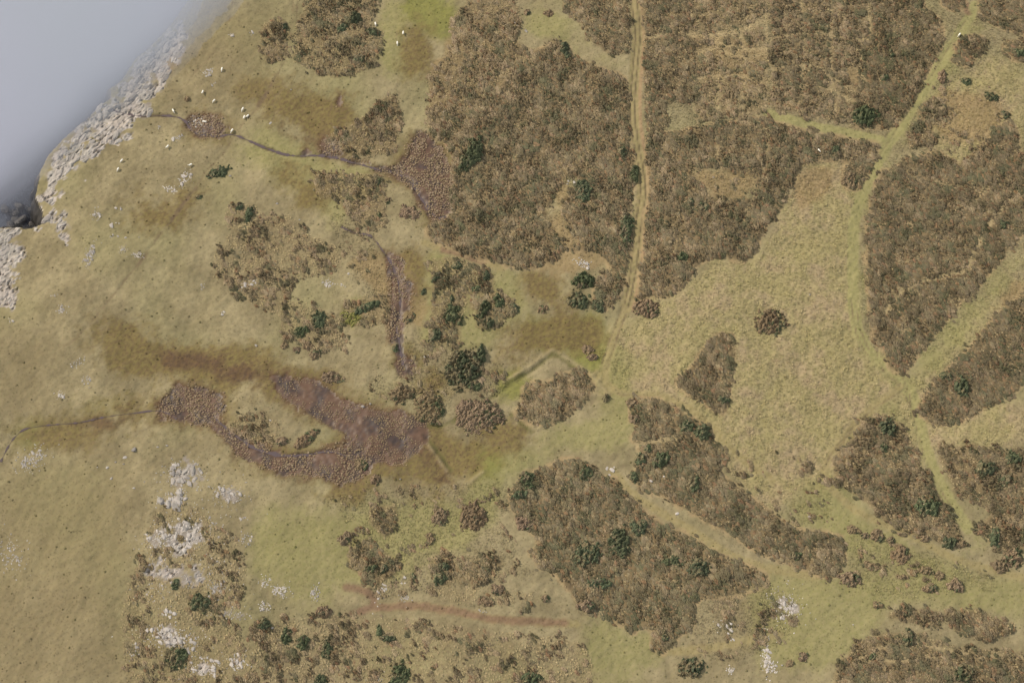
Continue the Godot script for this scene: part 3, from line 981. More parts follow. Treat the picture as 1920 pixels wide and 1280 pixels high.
# name, density, darkness, label, outline
const HEATHER := [
	["heather", 0.2, 0.3, "stray tufts of scrub between the middle bog and the enclosure", "780,600 800,650 860,655 960,690 940,740 850,740 820,800 780,760 700,740 690,690 735,720"],
	["heather", 0.13, 0.3, "stray tufts on the green slope below the western bog", "560,930 720,915 950,900 960,1000 1000,1080 700,1130 640,960"],
	["heather", 0.24, 0.35, "low olive tufts on the meadow south of the triangular stand", "1345,850 1470,840 1560,900 1560,970 1500,985 1440,950 1380,905"],
	["heather", 0.14, 0.4, "stray tufts on the lawn below the broken heather", "1590,990 1700,1020 1830,1050 1890,1110 1640,1130 1590,1060"],
	["heather", 0.16, 0.3, "stray tufts along the middle stream", "600,380 700,440 730,560 680,560 640,470"],
	["heather", 0.2, 0.3, "stray tufts on the rough grass at the upper right edge", "1760,150 1880,160 1910,240 1860,270 1780,290 1740,240"],
	["heather", 1.0, 0.62, "broad block of brown heather west of the rutted track", "1045,75 1062,85 1078,108 1095,116 1135,130 1174,146 1178,200 1181,260 1186,308 1194,322 1190,345 1184,360 1180,400 1184,440 1178,480 1168,540 1158,562 1130,584 1112,560 1120,520 1150,505 1120,470 1060,470 1010,500 985,506 960,498 930,490 880,480 850,466 812,452 798,440 802,428 842,405 850,380 848,340 854,310 870,270 900,200 960,140 1005,95"],
	["heather", 0.62, 0.25, "pale open heather and bents above the round bog", "1005,95 960,140 900,200 870,270 854,310 826,262 800,250 796,225 806,190 800,160 801,135 830,110 850,75 842,40 870,10 882,-20 965,-20 975,30 970,80"],
	["heather", 0.86, 0.5, "heather between the green lane and the top of the rutted track", "1055,-20 1180,-20 1184,60 1180,100 1142,102 1110,76 1086,42 1056,20"],
	["heather", 0.9, 0.6, "strip of dark heather along the east side of the rutted track", "1206,-20 1300,-20 1304,110 1300,190 1250,190 1252,240 1216,250 1208,130"],
	["heather", 0.6, 0.18, "straw streaked heather with pale lines of grass across it", "1300,-20 1440,-20 1440,212 1300,232 1300,190 1304,110"],
	["heather", 0.82, 0.5, "mottled heather in the upper middle of the right half", "1445,-20 1620,-20 1626,60 1610,120 1620,160 1600,232 1560,226 1500,214 1446,200"],
	["heather", 1.0, 0.75, "dense dark heather against the bend of the green track", "1620,-20 1726,-20 1736,15 1764,38 1768,80 1736,142 1702,204 1676,238 1600,238 1614,170 1604,120 1626,60"],
	["heather", 0.95, 0.62, "tapering heather block below the grassy cross lane", "1214,258 1300,242 1370,226 1440,224 1480,236 1530,250 1590,260 1650,268 1640,300 1625,330 1612,352 1586,350 1580,325 1588,308 1575,295 1540,300 1502,306 1490,330 1476,360 1470,380 1450,405 1430,432 1416,470 1400,488 1370,485 1332,480 1310,496 1290,526 1266,551 1230,556 1196,558 1202,520 1209,470 1207,420 1217,360 1220,300"],
	["heather", 0.95, 0.72, "broad dark heather block filling the right edge above the grass strip", "1640,362 1650,322 1672,322 1700,298 1760,284 1800,310 1850,268 1872,240 1900,224 1908,268 1925,310 1960,340 1960,390 1925,428 1890,470 1840,530 1790,580 1740,642 1702,690 1694,700 1666,690 1660,660 1640,640 1634,600 1630,570 1628,520 1625,470 1625,420 1632,396"],
	["heather", 1.0, 0.78, "dark heather tongue below the grass strip at the right edge", "1960,520 1920,550 1870,590 1830,640 1790,680 1760,710 1745,730 1730,750 1725,772 1735,786 1760,796 1790,796 1820,780 1850,760 1900,736 1960,690"],
	["heather", 0.92, 0.75, "dark scrub in the top right corner", "1758,-20 1808,-20 1810,15 1790,22 1766,10"],
	["heather", 0.95, 0.8, "dark brown scrub above the bare patch in the top right corner", "1836,-20 1960,-20 1960,70 1920,62 1886,56 1860,42 1840,30"],
	["heather", 0.95, 0.85, "small dark scrub at the right edge below the corner", "1885,82 1960,66 1960,120 1905,116 1886,96"],
	["heather", 0.95, 0.8, "oval heather stand east of the green track by the white sheep", "1797,75 1830,64 1852,75 1840,100 1815,122 1787,116 1790,95"],
	["heather", 0.85, 0.65, "ragged heather on the right of the green track by its upper bend", "1735,188 1760,188 1776,205 1760,235 1742,240 1760,252 1750,270 1705,278 1698,252 1720,230 1722,205"],
	["heather", 1.0, 0.7, "triangular stand of dark heather on the pale meadow", "1350,622 1377,630 1375,670 1368,720 1360,777 1330,766 1325,752 1300,745 1272,720 1270,712 1295,690 1310,665 1330,640"],
	["heather", 0.98, 0.5, "grey brown heather filling the old banked enclosure", "985,722 1030,716 1055,697 1070,702 1085,692 1100,702 1112,720 1110,735 1090,755 1060,778 1020,800 1000,796 985,788 970,783 969,770 977,756 972,750"],
	["heather", 0.93, 0.55, "long heather block south of the meadow with gorse on its edge", "1190,748 1240,752 1270,766 1300,786 1335,806 1336,826 1350,840 1362,862 1346,880 1360,896 1400,926 1440,956 1480,985 1520,1000 1560,1000 1580,1010 1586,1045 1575,1070 1550,1086 1520,1070 1480,1058 1420,1035 1370,1000 1320,975 1280,950 1240,930 1210,920 1186,900 1192,880 1206,850 1192,840 1186,820 1198,800 1180,785"],
	["heather", 0.95, 0.55, "largest heather block below the middle with much gorse in it", "960,920 980,890 1020,880 1060,860 1085,868 1110,872 1125,892 1158,896 1168,920 1200,952 1240,982 1290,1004 1350,1042 1400,1062 1440,1077 1430,1100 1390,1115 1350,1120 1310,1120 1300,1150 1305,1170 1270,1195 1240,1225 1216,1210 1230,1180 1200,1176 1185,1190 1165,1170 1140,1156 1100,1146 1060,1100 1040,1075 1010,1060 996,1040 1010,1010 990,990 962,960 955,940"],
	["heather", 0.74, 0.68, "broken heather in clumps between the forking green paths", "1605,800 1622,786 1652,780 1686,790 1702,810 1720,850 1732,880 1750,900 1772,950 1800,990 1810,1010 1790,1030 1750,1010 1700,1000 1670,985 1612,932 1564,905 1562,862 1572,842 1594,830"],
	["heather", 0.72, 0.72, "broken dark heather at the right edge below the fork", "1760,836 1790,840 1820,830 1880,845 1960,850 1960,1030 1880,1030 1850,1012 1830,990 1860,962 1832,940 1790,936 1782,900 1762,870"],
	["heather", 0.85, 0.6, "low heather strip beneath the lower green path", "1668,1146 1730,1140 1770,1150 1762,1176 1704,1166 1660,1160"],
	["heather", 0.85, 0.65, "heather strip near the lower right corner", "1780,1146 1840,1140 1872,1165 1906,1166 1900,1186 1850,1200 1800,1190 1780,1170"],
	["heather", 0.9, 0.65, "heather filling the lower right corner", "1604,1206 1640,1192 1700,1186 1800,1212 1960,1226 1960,1320 1558,1320 1572,1240"],
	["heather", 0.38, 0.4, "scattered scrub and bents along the bottom edge", "480,1160 560,1160 620,1150 760,1160 900,1180 1000,1190 1090,1200 1112,1240 1110,1320 240,1320 470,1250"],
	["heather", 0.31, 0.36, "thin scrub among the white stones at lower left", "285,960 330,940 370,950 400,985 440,1000 462,1060 460,1120 430,1160 480,1230 470,1320 240,1320 225,1180 236,1100 260,1050"],
	["heather", 0.43, 0.45, "wide patch of thin greyish heather on the western slope", "420,395 440,380 475,384 500,405 540,402 580,440 632,460 642,495 620,512 560,524 530,560 600,575 640,600 650,650 600,660 560,640 530,640 520,590 440,560 430,540 400,520 400,480 430,440"],
	["heather", 0.66, 0.48, "small heather patch left of the footpath near the top", "492,42 530,34 542,60 532,112 498,118 486,80"],
	["heather", 0.6, 0.48, "heather and gorse patch right of the footpath near the top", "585,-20 705,-20 708,20 692,45 722,60 704,122 664,140 620,146 580,130 546,112 552,52"],
	["heather", 0.66, 0.48, "wedge of combed heather above the stream", "600,262 640,242 684,216 722,178 742,178 754,212 746,265 735,290 690,294 644,284"],
	["heather", 0.58, 0.48, "ragged heather between the stream and the middle bog", "580,318 640,322 720,330 726,372 720,430 690,434 660,410 620,372 596,372"],
	["heather", 0.55, 0.5, "brown scrub around the gorse in the middle of the slope", "806,486 850,480 900,500 934,520 920,560 880,556 866,600 862,650 806,652 800,610 812,560"],
	["heather", 0.7, 0.45, "scrub around the tall gorse beside the damp lawn", "880,560 940,545 972,570 960,590 930,614 896,616"],
	["heather", 0.72, 0.52, "small patches of scrub on the green slope", "690,950 740,945 745,990 720,1010 690,980"],
	["heather", 0.86, 0.52, "large scrub clump with gorse above the reddish path", "652,1030 690,1010 740,1050 746,1070 700,1104 655,1060"],
	["heather", 0.7, 0.5, "scrub clumps right of the dark gorse above the reddish path", "806,1040 850,1046 860,1060 900,1044 940,1040 930,1080 900,1100 860,1090 820,1096"],
	["heather", 0.3, 0.35, "thin scrub beside the reddish path", "790,1100 860,1100 920,1100 1000,1110 1000,1140 920,1140 830,1130"],
	["heather", 0.28, 0.4, "scattered scrub east of the largest block", "1310,1130 1440,1090 1500,1130 1480,1200 1380,1240 1290,1230"],
	["heather", 0.35, 0.35, "low scrub on the island between the two arms of the western bog", "440,775 500,772 530,800 520,832 470,830 436,800"],
	["heather", 0.56, 0.48, "scrub by the gorse along the middle stream", "640,570 730,545 735,600 700,612 650,612"],
]
const CLEARINGS := ["1250,192 1290,190 1302,215 1296,240 1256,244", "1290,322 1330,312 1420,330 1410,374 1340,376", "1020,400 1060,330 1088,330 1050,400 1100,460 1060,470", "1040,480 1110,476 1130,510 1080,520", "1580,118 1610,130 1612,160 1588,150"]
const LANES := [["1300,100 1340,92 1400,108 1440,96", 0.5], ["1304,150 1360,140 1440,156", 0.5], ["1345,60 1350,130 1344,210", 0.35], ["1390,60 1396,130 1388,212", 0.35], ["1500,-10 1506,80 1498,200", 0.35], ["1560,-10 1556,90 1566,210", 0.4], ["1446,70 1520,62 1620,76", 0.4], ["1450,165 1530,160 1600,190", 0.4], ["1700,420 1790,400 1870,340", 0.3], ["1680,500 1740,470 1800,420", 0.3], ["1640,560 1690,540 1740,560", 0.3], ["1340,240 1350,320", 0.3], ["1440,240 1430,330 1380,440", 0.3], ["1240,270 1290,340 1260,480", 0.25], ["900,280 960,240 1050,200 1170,190", 0.25], ["850,380 960,360 1100,290", 0.25], ["930,480 1000,400 1180,380", 0.25], ["1190,836 1230,826 1266,822", 0.7], ["1915,347 1870,400 1840,447 1810,505 1760,520 1690,548 1650,600", 0.6], ["1440,-10 1441,200", 0.7], ["1300,66 1380,60 1440,30", 0.8], ["1210,70 1300,62 1380,90 1440,90", 0.7], ["1626,-10 1630,60 1612,100 1622,160", 0.5], ["1640,1216 1720,1206 1800,1224 1920,1232", 0.5], ["1560,1226 1680,1238 1800,1220", 0.45], ["1160,1155 1240,1085 1300,1110", 0.2], ["1445,130 1520,125 1600,170", 0.5], ["1700,325 1800,350 1880,345", 0.3], ["1690,620 1740,580 1800,560", 0.4]]


func build_heather() -> void:
	var meshes: Array[ArrayMesh] = []
	for k in 7: meshes.append(clump_mesh())
	var where := []
	var colors := []
	for k in HEATHER.size():
		where.append([] as Array[Transform3D])
		colors.append(PackedColorArray())
	var brown := [col(147, 131, 102), col(107, 96, 72)]
	var straw := col(180, 157, 122)
	var olive := col(98, 102, 74)
	var rust := col(156, 122, 90)
	var z := Z0 + 2.0
	while z < Z0 + (NZ - 5) * CELL:
		var x := X0 + 2.0
		while x < X0 + (NX - 5) * CELL:
			var q := Vector2(x + rng.randf_range(-0.35, 0.35), z + rng.randf_range(-0.35, 0.35))
			x += 0.55
			var k := spot(q.x, q.y)
			var wander := 0.9 if shrub[k] > 0.9 else 2.2
			k = spot(q.x + mid.get_noise_2d(q.x, q.y) * wander + rng.randf_range(-0.4, 0.4), q.y + mid.get_noise_2d(q.x + 60.0, q.y) * wander + rng.randf_range(-0.4, 0.4))
			var d := shrub[k]
			if d < 0.05 or open_[k] > 0.6: continue
			var who := patch_of[k] - 1
			if who < 0: continue
			var n := 0.5 + 0.95 * (mid.get_noise_2d(q.x * 1.3 + 200.0, q.y * 1.3) * 0.75 + mid.get_noise_2d(q.x * 0.3 + 20.0, q.y * 0.3) * 0.5)
			if d < 0.97 and n > d * 0.95 + 0.06: continue
			# pale seams of grass wander through the blocks
			var seam := absf(ridge.get_noise_2d(q.x, q.y))
			if seam < 0.045 * (1.3 - HEATHER[who][2]) and rng.randf() < 0.85: continue
			var dark: float = HEATHER[who][2]
			var big := rng.randf_range(0.3, 0.52) * (1.0 + 0.9 * mid.get_noise_2d(q.x * 0.8 + 333.0, q.y * 0.8))
			var t := stood(q.x, q.y, -0.9 + rng.randf_range(-0.5, 0.5) + (PI if rng.randf() < 0.5 else 0.0), Vector3(big * 1.6, rng.randf_range(0.14, 0.36) * (1.0 + 1.2 * mid.get_noise_2d(q.x * 0.6, q.y * 0.6 + 640.0)) * (1.35 if d < 0.86 else 1.0), big * 0.8), 0.05, 0.3)
			var c: Color = brown[0].lerp(brown[1], clampf(dark * 0.8 - 0.05 + 0.5 * mid.get_noise_2d(q.x * 0.5, q.y * 0.5 + 70.0) + rng.randf_range(-0.15, 0.15), 0.0, 1.0))
			var low := mid.get_noise_2d(q.x * 0.4 + 500.0, q.y * 0.4)
			var near := mid.get_noise_2d(q.x * 1.3 + 100.0, q.y * 1.3 + 800.0)
			var pale := smoothstep(-0.25, 0.35, near - 0.06 + (0.42 - dark) * 1.1 - low * 0.7 + (0.9 - d) * 0.22 + rng.randf_range(-0.12, 0.12))
			c = c.lerp(straw, pale * 0.68)
			var wet := smoothstep(0.1, 0.45, mid.get_noise_2d(q.x * 0.9 + 900.0, q.y * 0.9) + low * 0.5 + rng.randf_range(-0.15, 0.15))
			if (HEATHER[who][3] as String).contains("gorse"): wet = clampf(wet + 0.25, 0.0, 1.0)
			c = c.lerp(olive, wet * 0.55)
			if rng.randf() < 0.1: c = c.lerp(rust, rng.randf_range(0.3, 0.9))
			where[who].append(t)
			colors[who].append(c * grey(0.13))
		z += 0.55
	for k in HEATHER.size():
		if where[k].size():
			tag(scatter(HEATHER[k][0], meshes[k % 7], mat.leaf, where[k], colors[k]), HEATHER[k][3], "heather")


func build_grass() -> void:
	var a: Array[Transform3D] = []
	var b: Array[Transform3D] = []
	var dots: Array[Transform3D] = []
	var ca := PackedColorArray()
	var cb := PackedColorArray()
	var cd := PackedColorArray()
	var meadow := new_mask()
	for s in ["1190,600 1290,540 1330,490 1420,490 1480,370 1500,310 1580,300 1640,360 1640,640 1700,720 1960,480 1960,560 1740,740 1960,760 1960,850 1740,860 1560,900 1440,960 1340,840 1230,740 1130,730 1120,660", "1720,200 1860,100 1960,130 1960,360 1760,290", "1208,-20 1960,-20 1960,520 1700,690 1640,360 1480,300 1208,600"]: fill(meadow, line(s), 1.0)
	var z := Z0 + 1.0
	while z < Z0 + (NZ - 3) * CELL:
		var x := X0 + 1.0
		while x < X0 + (NX - 3) * CELL:
			var q := Vector2(x + rng.randf_range(-0.27, 0.27), z + rng.randf_range(-0.27, 0.27))
			x += 0.5
			var k := spot(q.x, q.y)
			if open_[k] > 0.5: continue
			if shrub[k] > 0.9 and rng.randf() < 0.6: continue
			var c := tint[k]
			var rank := meadow[k] > 0.5 or shrub[k] > 0.05
			if shrub[k] > 0.3: c = c.lerp(col(186, 164, 122), 0.55)
			if trod[k] > 0.4: rank = false
			if rank:
				var n := mid.get_noise_2d(q.x * 1.2, q.y * 1.2 + 44.0)
				if rng.randf() > 0.8: continue
				var s := rng.randf_range(0.22, 0.42)
				b.append(stood(q.x, q.y, -0.8 + rng.randf_range(-0.7, 0.7), Vector3(s * 1.3, s * (0.75 + n), s * 0.8), 0.0, 0.3))
				cb.append(c * grey(0.2) * (1.0 + n * 0.5) * 1.08)
			elif rng.randf() < 0.55:
				var s := rng.randf_range(0.14, 0.27)
				a.append(stood(q.x, q.y, rng.randf() * TAU, Vector3(s, s * 0.45, s), 0.0, 0.2))
				ca.append(c * grey(0.24) * (1.0 + 0.35 * mid.get_noise_2d(q.x * 1.5, q.y * 1.5)))
			if not rank and rng.randf() < 0.008 + 0.02 * maxf(0.0, mid.get_noise_2d(q.x * 0.4, q.y * 0.4)):
				var s := rng.randf_range(0.14, 0.3)
				dots.append(stood(q.x, q.y, rng.randf() * TAU, Vector3(s * 1.2, s * 0.75, s), 0.02, 0.2))
				cd.append(c * Color(1.0, 1.02, 0.97) * grey(0.12))
		z += 0.5
	tag(scatter("grass", tuft_mesh(8, 0.8), mat.leaf, a, ca), "short grazed grass of the open pasture", "grass")
	tag(scatter("grass", tuft_mesh(9, 1.1), mat.leaf, b, cb), "rank pale grass of the meadow and between the heather", "grass")
	tag(scatter("grass", clump_mesh(), mat.leaf, dots, cd), "small darker tufts dotted over the pasture", "grass")


func build_tussocks() -> void:
	var kinds: Array[ArrayMesh] = []
	for k in 6: kinds.append(tussock_mesh())
	var names := ["round bog beside the heather", "narrow bog of the middle stream", "curved western bog", "upper arm of the western bog", "brown wet neck joining both arms of the western bog", "reddish bog by the cliff stream", "small bog above the stream", "reddish ring on the damp flat"]
	var all := []
	for b in PEAT.size():
		var poly := line(PEAT[b])
		var m := new_mask()
		fill(m, poly, 1.0)
		m = blur(m, 3)
		var lo := Vector2.INF
		var hi := -Vector2.INF
		for q in poly:
			lo = lo.min(q - Vector2.ONE * 1.5)
			hi = hi.max(q + Vector2.ONE * 1.5)
		var gap := 0.72 if b == 3 else 0.62
		var z := lo.y
		var odd := false
		while z < hi.y:
			var x := lo.x + (gap * 0.5 if odd else 0.0)
			while x < hi.x:
				var q := Vector2(x + rng.randf_range(-0.22, 0.22), z + rng.randf_range(-0.2, 0.2))
				x += gap
				if m[spot(q.x, q.y)] < rng.randf_range(0.25, 0.7): continue
				var n := mid.get_noise_2d(q.x * 0.5 + 31.0, q.y * 0.5)
				if n < (-0.36 if b < 3 or b > 4 else -0.15): continue
				all.append([rng.randf_range(0.15, 0.265) * (1.0 + n * 0.3) * [1.2, 1.1, 1.05, 0.78, 0.75, 1.1, 1.1, 1.0][b] * (0.7 if rng.randf() < 0.3 else 1.0), q, b])
			odd = not odd
			z += gap * 0.86
	all.sort_custom(func(a, b): return a[0] > b[0])
	var rest := []
	var shade := []
	for b in PEAT.size():
		rest.append([] as Array[Transform3D])
		shade.append(PackedColorArray())
	var paints: Array[StandardMaterial3D] = []
	for c in [col(176, 154, 124), col(162, 138, 108), col(150, 130, 98), col(168, 142, 118)]:
		var m: StandardMaterial3D = mat.leaf.duplicate()
		m.albedo_color = c.linear_to_srgb()
		paints.append(m)
	for k in all.size():
		var q: Vector2 = all[k][1]
		var s: float = all[k][0]
		var t := stood(q.x, q.y, rng.randf() * TAU, Vector3(s * rng.randf_range(0.85, 1.25), s * 1.1, s), 0.02, 0.15)
		if k < 290:
			var o := put("tussock", kinds[k % 6], paints[rng.randi() % 4])
			o.transform = t
			tag(o, "straw coloured grass tussock standing in the peat of the " + names[all[k][2]], "tussock", "tussocks in the " + names[all[k][2]])
		else:
			rest[all[k][2]].append(t)
			shade[all[k][2]].append(col(164, 141, 110) * grey(0.2))
	for b in PEAT.size():
		if rest[b].size():
			tag(scatter("tussocks", kinds[b % 6], mat.leaf, rest[b], shade[b]), "smaller straw coloured tussocks crowding the " + names[b], "tussocks")


